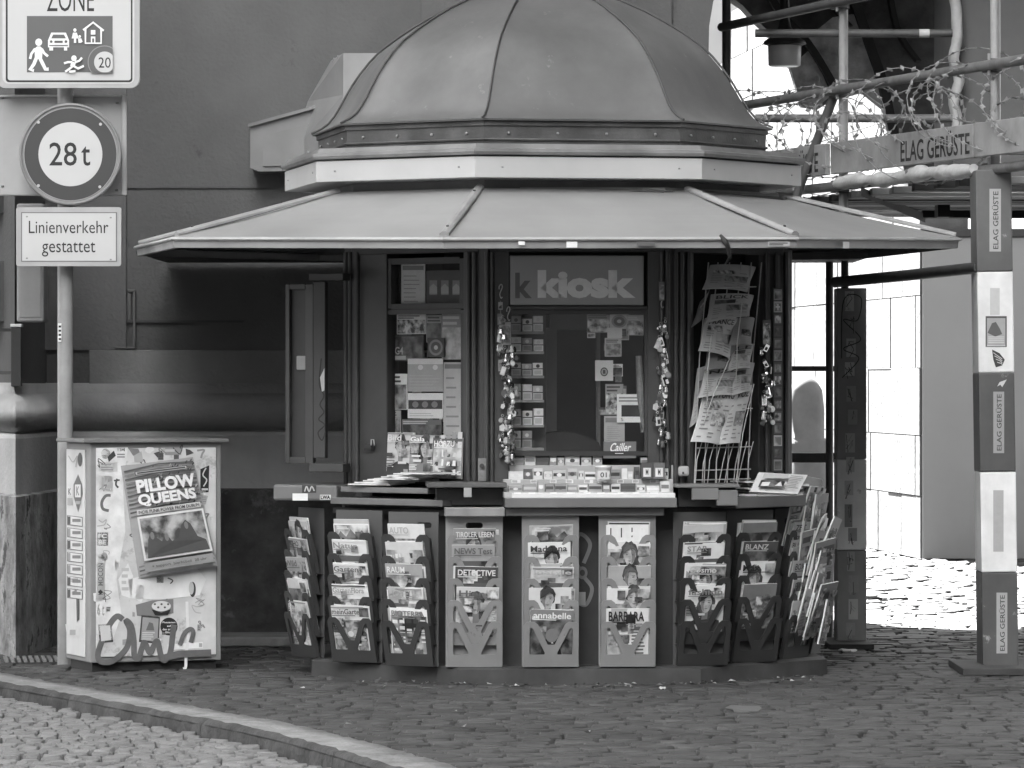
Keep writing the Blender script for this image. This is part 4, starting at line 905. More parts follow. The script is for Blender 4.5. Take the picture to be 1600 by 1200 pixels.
# ================================================================== FRONT OF THE KIOSK: TRAYS, PAPERS, PACKETS
st = thing('sales_tray', FCl @ Vector((0, 0, .91)), 'stepped clear edged sales tray full of sweet packets on the kiosk counter', 'tray')
TR = mat('tray_plastic', .45, .35, .08, 5, spec=.5)
b = MB(); b.pbox(FCl, 800, 771, 1055, 778, -.02, .035, ink(.72)); b.build('price_rail', st, bev=.002)
steps = [(727, -.30, -.2), (749, -.2, -.1), (769, -.1, .02)]
for y_, d0, d1 in steps:
    b = MB(); b.pbox(FCl, 787, y_, 1052, 777.6, d0, d1 - .001, TR); b.build('step', st, bev=.002)
for i, (y_, d0, d1) in enumerate(steps):
    for x0, x1, row in ((792, 1046, i),):
        x = x0 + rnd.uniform(0, 4)
        while x < x1 - 8:
            if i == 0 and 940 < x < 1000: x = 1001
            wd = rnd.uniform(7, 24); hh = (rnd.uniform(12, 17), rnd.uniform(11, 20), rnd.uniform(9, 17))[i]
            dd = rnd.uniform(.02, .06)
            b = Art(lambda aa, bb, n, D=d1 - .02: on(FCl, aa, bb, D + n), .0005)
            base = MB(); base.pbox(FCl, x, y_ - hh, min(x + wd, x1), y_ - .2, d1 - .02 - dd, d1 - .02, ink(rnd.choice([.4, .55, .65, .75, .7, .3, .12])))
            b.v, b.f, b.m, b.s, b.t = base.v, base.f, base.m, base.s, base.t
            xe = min(x + wd, x1)
            b.rect(x + 1, y_ - hh * .35, xe - 1, y_ - hh * .7, ink(rnd.choice([.1, .2, .75, .5, .05])))
            if rnd.random() < .6: b.ell((x + xe) / 2, y_ - hh * .5, min(wd * .25, 4), hh * .2, ink(rnd.choice([.7, .1, .8])), 10)
            tag(b.build('sweet_packet', at=on(FCl, x, y_, d1 - .04), fix=False), 'small printed sweet packet in the %s row of the sales tray' % ('back', 'middle', 'front')[i], 'sweet packet', 'sweet packets in the %s row of the sales tray' % ('back', 'middle', 'front')[i])
            x = xe + rnd.uniform(.5, 3)
# price tags along the tray edges
for i, (y_, d0, d1) in enumerate(steps[1:]):
    for q in range(9):
        x = 802 + q * 27 + rnd.uniform(-4, 4); a = Art(lambda aa, bb, n, D=d1: on(FCl, aa, bb, D + n), .0012); a.rect(x, y_ + 6, x + rnd.uniform(9, 15), y_ + .7, ink(.8)); a.lines(x + 1, y_ + 5, x + 9, y_ + 1.4, 2, ink(.1)); a.build('price_tag', st, fix=False)
b = MB(); b.pbox(FCl, 943, 690, 994, 716, -.215, -.20, mat('card_red', .17, .4, .05, 4)); o = b
a = Art(lambda aa, bb, n: on(FCl, aa, bb, -.2 + n), .0006); a.v, a.f, a.m, a.s, a.t = o.v, o.f, o.m, o.s, o.t
a.text('Cailler', 952, 706, 984, 692, ink(.82), .02, .12); a.rect(961, 709, 974, 708, ink(.8))
tag(a.build('display_card', at=on(FCl, 968, 716, -.2), fix=False), 'dark chocolate display card with white script lettering above the sales tray', 'display card')
for (x0, y0, x1, y1, g_, nm_, lb) in ((1002, 723, 1020, 748, .1, 'sweet_box', 'dark upright sweet box, left of two on the right of the tray'), (1021, 723, 1039, 748, .14, 'sweet_box', 'dark upright sweet box, right of two on the right of the tray'), (931, 728, 955, 752, .75, 'plastic_tub', 'white lidded tub standing in the middle of the sales tray')):
    b = MB()
    if nm_ == 'plastic_tub': b.lathe(on(FCl, 943, 752, .0), [(.034, 0), (.038, .065), (.041, .067), (.041, .075), (0, .078)], ink(.72), 20)
    else: b.pbox(FCl, x0, y0, x1, y1, -.12, -.05, ink(g_))
    tt = b.build(nm_, at=on(FCl, (x0 + x1) / 2, y1, -.05)); tag(tt, lb, nm_.replace('_', ' '))
    D_ = .045 if nm_ == 'plastic_tub' else -.05
    a = Art(lambda aa, bb, n: on(FCl, aa, bb, D_ + n), .001); a.rect(x0 + 3, y1 - 3, x1 - 3, y0 + 8, ink(.7 if g_ < .5 else .6)); a.text('01' if g_ > .5 else 'M', x0 + 7, y1 - 6, x1 - 7, y0 + 10, ink(.06), .02); a.build('label', tt, fix=False)
# papers lying on the left counter
for i in range(9):
    M = frame(on(FBl, 590 + i * 10, 760, -.1 - .03 * (i % 4)), -42 + rnd.uniform(-25, 25)); z0 = loc(FBl, 600, 760, 0)[1] - M.translation.z + .004 + i * .0075
    a = Art(lambda aa, bb, n, M=M, z0=z0: M @ Vector((aa, bb, z0 + n + .012 * math.sin(aa * 9 + i))), .0005)
    base = MB(); base.box(M, -.12, .12, -.09, .10, z0, z0 + .0065, ink(rnd.choice([.7, .6, .74])))
    a = Art(lambda aa, bb, n, M=M, z0=z0: M @ Vector((aa, bb, z0 + .0065 + n)), .0005); a.v, a.f, a.m, a.s, a.t = base.v, base.f, base.m, base.s, base.t
    a.rect(-.11, .02, .0, .09, photo(i)); a.lines(.01, -.08, .11, .09, 9, ink(.2), rnd); a.lines(-.11, -.08, -.01, .0, 5, ink(.25), rnd)
    tag(a.build('newspaper', at=M @ Vector((0, 0, z0)), fix=False), 'newspaper lying in the loose pile on the left counter', 'newspaper', 'newspapers piled on the left counter')
# three magazines standing in the left window
for x0, x1, y0, y1, spec, lb in ((603, 645, 676, 748, ('face', 'Bild', .7, .55, .82), 'pale womens magazine standing at the left in the left window'), (640, 686, 680, 744, ('face', 'Gala', .78, .3, .84), 'dark portrait magazine standing in the middle of the left window'), (678, 724, 684, 748, ('pattern', 'HÖRZU', .8, .12, .78), 'black topped television magazine standing at the right in the left window')):
    xa, za = loc(FB, x0, y1, .02); xb, zb_ = loc(FB, x1, y0, .02); M = FB @ Matrix.Translation(((xa + xb) / 2, -.012 - (x0 - 600) * .0002, za)) @ Matrix.Rotation(R(-2), 4, 'X')
    magazine(M, spec, lb, 'magazines standing in the left window', rd, xb - xa, zb_ - za)
# posters inside the left window
def sign(nm_, M, x0, y0, x1, y1, g_, fn, lb, cat, D=-.06, th=.004, group=None):
    g_ = min(.85, g_ * 1.5); D = D * .6 - .012
    base = MB(); base.pbox(M, x0, y0, x1, y1, D - th, D, ink(g_))
    a = Art(lambda aa, bb, n: on(M, aa, bb, D + n), .0005); a.v, a.f, a.m, a.s, a.t = base.v, base.f, base.m, base.s, base.t
    fn(a, x0, y0, x1, y1); o = a.build(nm_, at=on(M, (x0 + x1) / 2, y1, D), fix=False)
    return tag(o, lb, cat, group)
def f_lines(a, x0, y0, x1, y1): a.rect(x0 + 2, y0 + 10, x1 - 2, y0 + 3, ink(.25)); a.lines(x0 + 4, y1 - 4, x1 - 4, y0 + 15, 7, ink(.3), rnd, .2)
def f_photo(a, x0, y0, x1, y1): a.rect(x0 + 1, y1 - 1, x1 - 1, y0 + (y1 - y0) * .3, photo(rnd.randrange(6))); a.lines(x0 + 2, y0 + (y1 - y0) * .27, x1 - 2, y0 + 2, 2, ink(.6 if rnd.random() < .5 else .1), rnd)
def f_bar(a, x0, y0, x1, y1): a.rect(x0 + 1, y0 + 25, x1 - 1, y0 + 11, ink(.05)); [a.ell(x0 + 12 + q * 15, y0 + 18, 5, 5, ink(.25), 12) for q in range(3)]; a.lines(x0 + 3, y1 - 3, x1 - 3, y0 + 30, 2, ink(.5), rnd, .3)
def f_dots(a, x0, y0, x1, y1): a.rect(x0, y0 + 9, x1, y0 + 1, ink(.75)); a.ell(x0 + 20, y0 + 14, 4, 4, ink(.75)); a.ell(x0 + 43, y0 + 14, 4, 4, ink(.75)); a.lines(x0 + 3, y1 - 4, x1 - 3, y0 + 24, 5, ink(.5), rnd, .3)
def f_dark(a, x0, y0, x1, y1): a.rect(x0 + 2, y1 - 2, x1 - 2, y0 + 2, photo(0)); a.text('G4', x0 + 5, y0 + (y1 - y0) * .75, x0 + 18, y0 + (y1 - y0) * .45, ink(.5), .02); a.rect(x0 + 3, y1 - 2, x0 + 22, y1 - 8, ink(.55))
def f_disc(a, x0, y0, x1, y1): a.ell((x0 + x1) / 2, (y0 + y1) / 2, (x1 - x0) * .42, (y1 - y0) * .42, ink(.3)); a.ell((x0 + x1) / 2, (y0 + y1) / 2, (x1 - x0) * .3, (y1 - y0) * .3, ink(.12)); a.ell((x0 + x1) / 2, (y0 + y1) / 2, (x1 - x0) * .12, (y1 - y0) * .12, ink(.6))
def f_three(a, x0, y0, x1, y1):
    for q in range(3): a.rect(x0 + 5 + q * 18, y0 + 38, x0 + 17 + q * 18, y0 + 15, ink(.3)); a.poly([(x0 + 5 + q * 18, y0 + 26), (x0 + 11 + q * 18, y0 + 20), (x0 + 17 + q * 18, y0 + 26), (x0 + 17 + q * 18, y0 + 36), (x0 + 5 + q * 18, y0 + 36)], ink(.5))
sign('window_notice', FB, 627, 412, 664, 477, .42, f_lines, 'pale printed notice in the upper pane of the left window', 'notice')
sign('window_poster', FB, 666, 423, 719, 477, .06, f_three, 'dark poster with three small pictures in the upper pane of the left window', 'poster', -.07)
sign('window_poster', FB, 612, 524, 662, 564, .05, f_dark, 'black poster with small white lettering at the left of the left window', 'poster', -.065)
sign('window_poster', FB, 620, 490, 665, 522, .45, f_photo, 'pale picture card at the top of the left window', 'poster', -.07)
sign('window_poster', FB, 666, 492, 690, 535, .25, f_photo, 'narrow picture card at the top middle of the left window', 'poster', -.075)
sign('window_sticker', FB, 668, 528, 694, 558, .06, f_disc, 'round coin shaped sticker in the left window', 'sticker', -.05)
sign('window_poster', FB, 690, 490, 721, 562, .2, f_photo, 'tall picture card at the upper right of the left window', 'poster', -.08)
sign('window_poster', FB, 637, 560, 692, 612, .3, f_dots, 'grey poster with two white dots in the left window', 'poster', -.055)
sign('window_poster', FB, 637, 614, 692, 654, .68, f_bar, 'white card with a black picture bar in the left window', 'poster', -.055)
sign('window_poster', FB, 693, 566, 722, 690, .36, f_lines, 'tall grey list at the right of the left window', 'poster', -.06)
sign('window_poster', FB, 608, 584, 636, 640, .6, f_photo, 'white leaflet at the left edge of the left window', 'poster', -.06)
sign('window_poster', FB, 607, 641, 626, 676, .3, f_photo, 'small picture leaflet above the pale magazine in the left window', 'poster', -.065)
sign('window_poster', FB, 628, 655, 690, 684, .12, f_photo, 'low dark picture card just above the standing magazines', 'poster', -.07)
for i in range(26):
    x0 = rnd.uniform(609, 700); y0 = rnd.choice([rnd.uniform(490, 560), rnd.uniform(560, 668), rnd.uniform(640, 670)]); e_ = rnd.uniform(10, 24)
    if x0 + e_ > 720: continue
    sign('window_card', FB, x0, y0, x0 + e_, y0 + e_ * rnd.uniform(.6, 1.2), rnd.choice([.5, .3, .15, .55, .08]), f_photo, 'small overlapping picture card stuck behind the larger posters in the left window', 'card', -.11 - i * .003, group='picture cards in the left window')
for i in range(22):
    x0 = rnd.choice([rnd.uniform(912, 990), rnd.uniform(935, 985)]); y0 = rnd.choice([rnd.uniform(490, 530), rnd.uniform(530, 680)]); e_ = rnd.uniform(8, 20)
    if y0 > 530 and x0 < 934: continue
    sign('window_card', FCm, x0, y0, min(x0 + e_, 1006), y0 + e_ * rnd.uniform(.6, 1.2), rnd.choice([.5, .3, .15, .55, .08]), f_photo, 'small overlapping picture card at the right of the main window', 'card', -.10 - i * .003, group='picture cards in the main window')
# cigarette shelf and packets in the main window
sh_ = thing('packet_shelf', on(FCm, 824, 690, -.2), 'narrow shelf unit of cigarette packets behind the left of the main window', 'shelf')
ys = (518, 549, 587, 625, 664, 700)
for i, y_ in enumerate(ys):
    b = MB(); b.pbox(FCm, 797, y_, 850, y_ + 4, -.22, -.10, mat('shelf_metal', .3, .5, .1, 6)); b.build('shelf', sh_, bev=.001)
    for q in range(3):
        h2 = 20 + rnd.uniform(-2, 7); x_ = 799 + q * 17.2 + rnd.uniform(-.5, .5)
        if i == 5 and q > 1: continue
        gg = rnd.choice([.5, .65, .8, .35])
        base = MB(); base.pbox(FCm, x_, y_ - h2, x_ + 15, y_ - .3, -.18, -.115, ink(gg))
        a = Art(lambda aa, bb, n: on(FCm, aa, bb, -.115 + n), .0005); a.v, a.f, a.m, a.s, a.t = base.v, base.f, base.m, base.s, base.t
        a.rect(x_, y_ - h2 * .5, x_ + 15, y_ - h2 * .52 - 1, ink(.05)); a.rect(x_ + 2, y_ - 2, x_ + 13, y_ - h2 * .42, ink(gg * .7)); a.ell(x_ + 7.5, y_ - h2 * .75, 3, 3, ink(rnd.choice([.1, .7])), 10)
        tag(a.build('cigarette_packet', at=on(FCm, x_ + 7, y_, -.15), fix=False), 'cigarette packet standing on the shelf unit in the main window', 'cigarette packet', 'cigarette packets in the main window')
b = MB(); b.pbox(FCm, 792, 486, 853, 712, -.24, -.225, mat('shelf_back', .1)); b.build('back', sh_)
# notices at the right of the main window
def f_circ(a, x0, y0, x1, y1): a.ell((x0 + x1) / 2, (y0 + y1) / 2 + 2, 6, 7, ink(.08)); a.ell((x0 + x1) / 2, (y0 + y1) / 2 + 2, 4.4, 5.2, ink(.4)); a.rect((x0 + x1) / 2 - 2, (y0 + y1) / 2 + 5, (x0 + x1) / 2 + 2, (y0 + y1) / 2 - 1, ink(.08))
def f_screen(a, x0, y0, x1, y1): a.rect(x0 + 7, y1 - 9, x1 - 1, y0 + 17, ink(.03)); a.lines(x0 + 3, y0 + 13, x1 - 3, y0 + 3, 2, ink(.3)); a.text('5', x0 + 6, y1 - 2, x0 + 10, y1 - 7, ink(.1))
sign('window_notice', FCm, 930, 563, 958, 595, .42, f_circ, 'square notice with a circled mark in the main window', 'notice', -.04)
sign('window_notice', FCm, 945, 528, 971, 557, .4, f_photo, 'small picture notice above the circled one in the main window', 'notice', -.045)
sign('window_notice', FCm, 949, 512, 972, 528, .5, lambda *q: None, 'blank pale slip near the top of the main window', 'notice', -.05)
sign('window_poster', FCm, 917, 490, 955, 520, .2, f_photo, 'cluster of stickers at the top of the main window', 'poster', -.06)
sign('window_poster', FCm, 953, 490, 982, 514, .4, f_disc, 'sticker with a round mark at the top right of the main window', 'sticker', -.055)
sign('toy_packet', FCm, 979, 492, 1006, 524, .3, f_photo, 'toy packet hanging at the top right corner of the main window', 'toy packet', -.05)
sign('window_notice', FCm, 964, 616, 1001, 660, .62, f_screen, 'white framed screen shaped notice at the right of the main window', 'notice', -.04)
sign('window_poster', FCm, 946, 600, 974, 648, .22, f_photo, 'grey picture leaflet behind the framed notice in the main window', 'poster', -.07)
sign('window_poster', FCm, 944, 650, 976, 690, .3, f_lines, 'grey text leaflet above the chocolate card in the main window', 'poster', -.07)
# rolled blind at the right of the main window
b = MB(); b.tube([on(FCm, 998, 556, -.05), on(FCm, 1001, 620, -.045), on(FCm, 1005, 676, -.05)], [.016, .022, .013], mat('bag_plastic', .2, .35, .3, 20), 10)
tag(b.build('plastic_bag', at=on(FCm, 1001, 556, -.05)), 'limp grey plastic bag hanging at the right of the main window', 'bag')
b = MB(); pts = [(872, 708), (812, 706), (822, 690), (850, 676), (880, 672), (905, 679), (930, 690), (936, 708)]
b.plate(FCm @ Matrix.Translation((0, .5, 0)), [[loc(FCm, x, y, -.5) for x, y in pts]], .25, mat('hump_dark', .035, .8)); tag(b.build('reflected_hump', at=on(FCm, 870, 708, -.4), bev=.03), 'dark curved hump behind the sales tray, shaped to imitate a reflection in the glass', 'reflection')  # dark shape put in to imitate a reflection in the pane
# bulldog clip, card reader box, hooks
t = thing('bulldog_clip', on(FB, 583, 705, .02), 'black bulldog clip hanging from the left pilaster', 'clip')
b = MB(); b.loft([[FB @ Vector((x + loc(FB, 583, 700)[0], y, z + loc(FB, 583, 704)[1])) for x, y in ((-.025, -.04), (.025, -.04), (.025, -.02), (-.025, -.02))] for z in (0, .012)] + [[FB @ Vector((x + loc(FB, 583, 700)[0], y, loc(FB, 583, 704)[1] + .035)) for x, y in ((-.017, -.034), (.017, -.034), (.017, -.026), (-.017, -.026))]], ink(.04)); b.build('jaw', t)
b = MB(); b.tube([on(FB, 580, 696, .034), on(FB, 580, 687, .034), on(FB, 584, 687, .034), on(FB, 585, 696, .034)], .003, ink(.5), 6); b.build('handle', t)
t = thing('doorbell_box', on(FCm, 1068, 746, .04), 'small pale rounded bell box on the right pilaster', 'bell')
b = MB(); b.pbox(FCm, 1060, 728, 1077, 744, .0, .04, ink(.45)); b.build('case', t, bev=.012)
b = MB(); b.pbox(FCm, 1066, 737, 1069, 741, .0405, .046, ink(.05)); b.build('button', t, bev=.001)
t = thing('cable_latch', on(FCm, 752, 745, .03), 'worn metal latch screwed to the pilaster left of the main window', 'latch')
b = MB(); b.pbox(FCm, 747, 716, 760, 752, .03, .045, mat('latch_metal', .2, .4, .4, 20)); b.build('plate', t, bev=.003)
b = MB(); b.tube([on(FCm, 753, 728, .04), on(FCm, 753, 728, .06)], .012, ink(.06), 10); b.build('knob', t)
# ================================================================== KEYRING STRIPS
rk_ = random.Random(17)
def trinket(kind, p, parent, rd):
    M = frame(p, rd.uniform(-50, 50)) @ Matrix.Rotation(rd.uniform(-.5, .5), 4, 'Y'); b = MB(); g_ = rd.choice([.75, .12, .3, .06, .8, .04, .1, .4]); s = rd.uniform(.7, 1.15)
    m = mat('trinket_%d' % round(g_ * 100), g_, .18, .1, 20, spec=.7) if rd.random() < .6 else mat('trinket_chrome', .6, .12, .1, 20, metal=1.)
    if kind == 0: b.loft([[M @ Vector((.014 * s * k * math.cos(a), -.005 + y, .016 * s * k * math.sin(a) - .03)) for a in [2 * math.pi * j / 10 for j in range(10)]] for y, k in ((-.004, .7), (0, 1), (.008, 1), (.012, .7))], m)
    elif kind == 1: b.box(M, -.011 * s, .011 * s, -.006, .006, -.052 * s, -.012, m); b.box(M, -.007 * s, .007 * s, -.0075, -.0065, -.045 * s, -.025, ink(rd.choice([.05, .8])))
    elif kind == 2: b.lathe(M @ Vector((0, 0, -.045)), [(0, 0), (.012 * s, .004), (.015 * s, .014), (.009 * s, .022), (.012 * s, .03), (.006 * s, .038), (0, .04)], m, 10)
    else: b.loft([[M @ Vector((x * s, y, z * s - .01)) for x, z in ((0, 0), (.014, -.014), (.009, -.034), (-.009, -.034), (-.014, -.014))] for y in (-.004, .004)], m)
    b.tube([M @ Vector((.006 * math.cos(a), 0, .006 * math.sin(a) - .006)) for a in [2 * math.pi * j / 8 for j in range(8)]], .0014, ink(.5), 4, closed=True)
    return b.build('trinket', parent)
def strip(M, px, y0, y1, wid, n, lb, dense, card=None, D=.055, hook=True):
    t = thing('keyring_strip', on(M, px, y1, D), lb, 'keyring strip', 'keyring strips hung on the kiosk front')
    b = MB(); b.tube([on(M, px, y0, D), on(M, px + 1, (y0 + y1) / 2, D), on(M, px + 2, y1, D)], .003, ink(.2), 6); b.build('cord', t)
    if hook:
        b = MB(); b.tube([on(M, px + q[0], y0 - 22 + q[1], D) for q in spline([(-2, 4), (-2, 0), (1, -4), (3, 0), (1, 6), (-1, 12), (1, 18), (3, 16)], 3)], .003, ink(.45), 6); b.build('hook', t)
    if card:
        for (dx, cy, w_, h_, g_) in card:
            a = Art(lambda aa, bb, n: on(M, aa, bb, D + .012 + n)); a.rect(px + dx - w_ / 2, cy + h_, px + dx + w_ / 2, cy, ink(g_)); a.rect(px + dx - w_ / 2 + 1, cy + h_ - 2, px + dx + w_ / 2 - 1, cy + 5, photo(rk_.randrange(6))); a.build('card', t, fix=False)
    for i in range(n):
        f = (i + .5) / n; f = dense + (1 - dense) * f if rk_.random() < .85 else f
        trinket(rk_.randrange(4), on(M, px + rk_.uniform(-wid, wid), y0 + (y1 - y0) * f, D + rk_.uniform(-.01, .03)), t, rk_)
strip(FCm, 794, 505, 715, 9, 62, 'thick strip of shiny keyrings hanging left of the main window', .15, [(-2, 503, 13, 36, .3)])
strip(FCm, 782, 470, 560, 4, 8, 'thin strip of carded trinkets hanging on the pilaster left of the main window', .2, [(0, 472, 7, 12, .4), (-1, 490, 8, 18, .2), (-1, 515, 7, 14, .5), (0, 537, 8, 18, .25), (0, 562, 7, 18, .35)])
strip(FCm, 1034, 485, 690, 7, 46, 'long strip of keyrings hanging right of the main window', .08, [(0, 440, 9, 30, .15)])
strip(FD, 1198, 530, 655, 8, 34, 'short cluster of keyrings hanging on the right pilaster', .3, [(0, 500, 13, 40, .1)], .06)
# ================================================================== NEWSPAPER WIRE RACK
wr = thing('newspaper_wire_rack', on(FD, 1130, 757, .1), 'tall leaning wire rack for newspapers in the right side of the kiosk', 'newspaper rack')
Mw = fac('D', A_, B_, .0)
def wire_(pts, r=.0035, m=None):
    b = MB(); b.tube(pts, r, m or mat('rack_wire', .45, .4, .1, 8, spec=.6), 6); return b.build('wire', wr)
back = MB(); back.pbox(FD, 1084, 392, 1190, 760, -.16, -.13, mat('niche_back', .035, .8)); back.build('niche_back', kio)
for q in (1085, 1100, 1118, 1136, 1152, 1168): wire_([on(FD, q + 22, 410, .02), on(FD, q + 8, 560, .05), on(FD, q, 757, .1)])
for y_ in (450, 540, 640, 700, 735, 750): wire_([on(FD, 1086 + (757 - y_) * .06, y_, .1), on(FD, 1172 + (757 - y_) * .03, y_ - 2, .1)])
for i in range(9):
    x = 1085 + i * 10; wire_([on(FD, x + 12, 690, .12), on(FD, x + 4, 720 + rnd.uniform(-8, 8), .14), on(FD, x + rnd.uniform(-4, 6), 757, .11)], .0025)
for q in ((1112, 520, 1105, 640), (1160, 470, 1150, 600), (1140, 560, 1090, 690), (1178, 600, 1150, 752)): wire_([on(FD, q[0], q[1], .14), on(FD, (q[0] + q[2]) / 2 - 3, (q[1] + q[3]) / 2, .17), on(FD, q[2], q[3], .13)], .0028)
NP = [  # corner pixels: top left, top right, bottom right, bottom left; depth at the top and bottom
 ((1112, 413), (1180, 418), (1168, 456), (1098, 452), .0, .06, .55, '', 'crumpled newspaper at the very top of the wire rack'),
 ((1113, 459), (1177, 462), (1171, 494), (1103, 505), .02, .08, .5, 'BLICK', 'newspaper with bold heading second from the top of the wire rack'),
 ((1104, 496), (1152, 498), (1140, 560), (1092, 548), .03, .1, .62, 'FRANCE', 'newspaper with dark picture strip third down the left of the wire rack'),
 ((1150, 497), (1178, 498), (1174, 540), (1138, 540), .035, .1, .35, '', 'grey magazine third down the right of the wire rack'),
 ((1108, 544), (1150, 541), (1138, 578), (1100, 580), .04, .11, .3, '', 'dark paper in the middle left of the wire rack'),
 ((1148, 540), (1176, 540), (1172, 576), (1136, 580), .045, .11, .55, 'LE', 'pale paper in the middle right of the wire rack'),
 ((1104, 577), (1160, 574), (1150, 618), (1090, 622), .05, .12, .66, 'NZZ', 'white newspaper fourth down the left of the wire rack'),
 ((1148, 569), (1178, 568), (1172, 612), (1140, 620), .05, .12, .5, '', 'pale newspaper fourth down the right of the wire rack'),
 ((1104, 604), (1157, 608), (1122, 695), (1080, 690), .09, .15, .72, 'ZEITUNG', 'large white newspaper hanging lowest on the left of the wire rack'),
 ((1146, 606), (1174, 602), (1156, 692), (1121, 695), .085, .145, .6, 'WOZ', 'narrow newspaper hanging lowest on the right of the wire rack'),
 ((1092, 575), (1106, 570), (1090, 650), (1078, 668), .02, .05, .4, '', 'folded paper edge at the left of the wire rack'),
 ((1096, 470), (1108, 452), (1096, 500), (1080, 512), .0, .03, .3, '', 'dark folded paper at the upper left of the wire rack')]
rn = random.Random(6)
for tl, tr, br_, bl, d0, d1, g_, ttl, lb in NP:
    f = quad(on(FD, *bl, d1), on(FD, *br_, d1), on(FD, *tr, d0), on(FD, *tl, d0), .016, .006)
    a = Art(f, .0); n_ = 8
    for lay in (0, -.006):
        a.add([f(i / n_, j / n_, lay) for j in range(n_ + 1) for i in range(n_ + 1)], [(j * (n_ + 1) + i, j * (n_ + 1) + i + 1, (j + 1) * (n_ + 1) + i + 1, (j + 1) * (n_ + 1) + i) for j in range(n_) for i in range(n_)], ink(g_), True)
    rim = [(i / n_, 0) for i in range(n_)] + [(1, j / n_) for j in range(n_)] + [(1 - i / n_, 1) for i in range(n_)] + [(0, 1 - j / n_) for j in range(n_)]
    a.loft([[f(u, v, lay) for u, v in rim] for lay in (0, -.006)], ink(g_), True, False)
    a.k = .0035
    if ttl: a.text(ttl, .1, .8, .85, .93, ink(.08), .02)
    for i in range(3):
        for j in range(9):
            if rn.random() < .75: a.rect(.07 + i * .3, .08 + j * .072, .07 + i * .3 + rn.uniform(.12, .25), .08 + j * .072 + .022, ink(.3), False)
    a.up(); a.rect(.35, .32, .9, .56, photo(rn.randrange(6)))
    if rn.random() < .6: a.rect(.08, .62, .55, .76, photo(rn.choice([0, 3])))
    tag(a.build('newspaper', at=on(FD, *bl, d1), fix=False), lb, 'newspaper', 'newspapers in the wire rack')
# postcard strip board on the right flank
t = thing('postcard_strip', on(FD, 1215, 735, .1), 'tall narrow strip of small picture cards on the right pilaster', 'card strip')
b = MB(); b.pbox(FD, 1208, 450, 1223, 737, .05, .06, ink(.05)); b.build('backing', t)
for i in range(15):
    y_ = 452 + i * 19; a = Art(lambda aa, bb, n: on(FD, aa, bb, .062 + n)); a.rect(1209, y_ + 17, 1222, y_, ink(rn.choice([.08, .3, .12, .5]))); a.rect(1210.5, y_ + 15, 1220.5, y_ + 3, photo(rn.randrange(6)))
    if i == 1: a.rect(1214.5, y_ + 13, 1216.5, y_ + 4, ink(.8)); a.rect(1212, y_ + 9.7, 1219, y_ + 7.3, ink(.8))
    a.build('picture_card', t, fix=False)
# newspapers on the right counter
for i in range(7):
    M = frame(on(FDl, 1205 + (i % 3) * 10 - 6, 776, -.13 - .02 * (i % 2)), 30 + rn.uniform(-16, 16)); z0 = loc(FDl, 1200, 777, 0)[1] - M.translation.z + .004 + i * .011
    base = MB(); base.loft([[M @ Vector((x, y, z0 + zz + .02 * abs(x) * (i % 3))) for x, y in ((-.16, -.1), (.15, -.1), (.15, .1), (-.16, .1))] for zz in (0, .009)], ink(rn.choice([.7, .6, .72])))
    a = Art(lambda aa, bb, n, M=M, z0=z0: M @ Vector((aa, bb, z0 + .0095 + n + .02 * abs(aa) * (i % 3))), .0005); a.v, a.f, a.m, a.s, a.t = base.v, base.f, base.m, base.s, base.t
    a.rect(-.14, -.08, -.02, .06, photo(i)); a.build
    tag(a.build('newspaper', at=M @ Vector((0, 0, z0)), fix=False), 'folded newspaper in the stack on the right counter', 'newspaper', 'newspapers stacked on the right counter')
f = quad(pt(1172, 768, 22.0), pt(1246, 772, 22.2), pt(1262, 742, 22.35), pt(1186, 738, 22.15), .01)
a = Art(f, 0); a.loft([[f(u, v, l) for u, v in ((0, 0), (1, 0), (1, 1), (0, 1))] for l in (0, -.012)], ink(.72)); a.k = .011
a.rect(.1, .15, .6, .5, photo(0)); a.rect(.14, .2, .3, .4, ink(.75)); a.poly([(.42, .2), (.5, .45), (.58, .2)], ink(.7)); a.lines(.65, .15, .95, .8, 8, ink(.35), rn); a.rect(.1, .6, .6, .85, ink(.55))
tag(a.build('newspaper', at=pt(1172, 770, 22.0), fix=False), 'open newspaper propped on top of the stack on the right counter', 'newspaper')
# ================================================================== SIGN POST
SY = 23.3; Ms = frame((0, SY, 0), 0); ALU = mat('sign_alu', .38, .45, .1, 6, stain=.1, spec=.5); WHT = mat('sign_white', .5, .4, .04, 3, stain=.03); GRY = mat('sign_grey', .1, .4, .05, 4); BLK = ink(.03)
sg = thing('sign_post', (gx(102, 23.42), 23.42, 0), 'tall grey post with zone sign, round 28 t weight limit sign and bus service plate', 'sign post')
b = MB(); b.tube([(gx(102, 23.42), 23.42, 0), (gx(102, 23.42), 23.42, 4.6)], .041, mat('post_galv', .3, .5, .15, 8, stain=.25, spec=.5), 20); pole = b.build('pole', sg)
a = Art(pxface(frame((0, 23.372, 0), 0))); a.rect(90.5, 534, 96, 505, ink(.7)); a.lines(91.5, 533, 95.5, 507, 4, BLK); a.build('sticker', pole, fix=False)
b = MB(); b.pbox(Ms, -60, 148, 197, 306, -.19, -.165, mat('sign_back', .34, .5, .08, 4, stain=.08)); bk = b.build('rear_panel', sg, bev=.008)
b = MB(); b.pbox(Ms, 190, 149, 198, 305, -.165, -.135, ALU); b.pbox(Ms, -60, 148, 189.8, 152, -.165, -.145, ALU); b.build('rear_frame', bk, bev=.004)
for q in ((4, 153), (183, 161), (4, 291), (182, 297)):
    b = MB(); b.lathe(on(Ms, q[0], q[1], -.165), [(0, -.006), (.008, -.005), (.008, .005), (0, .006)], ink(.2), 8); b.build('bolt', bk)
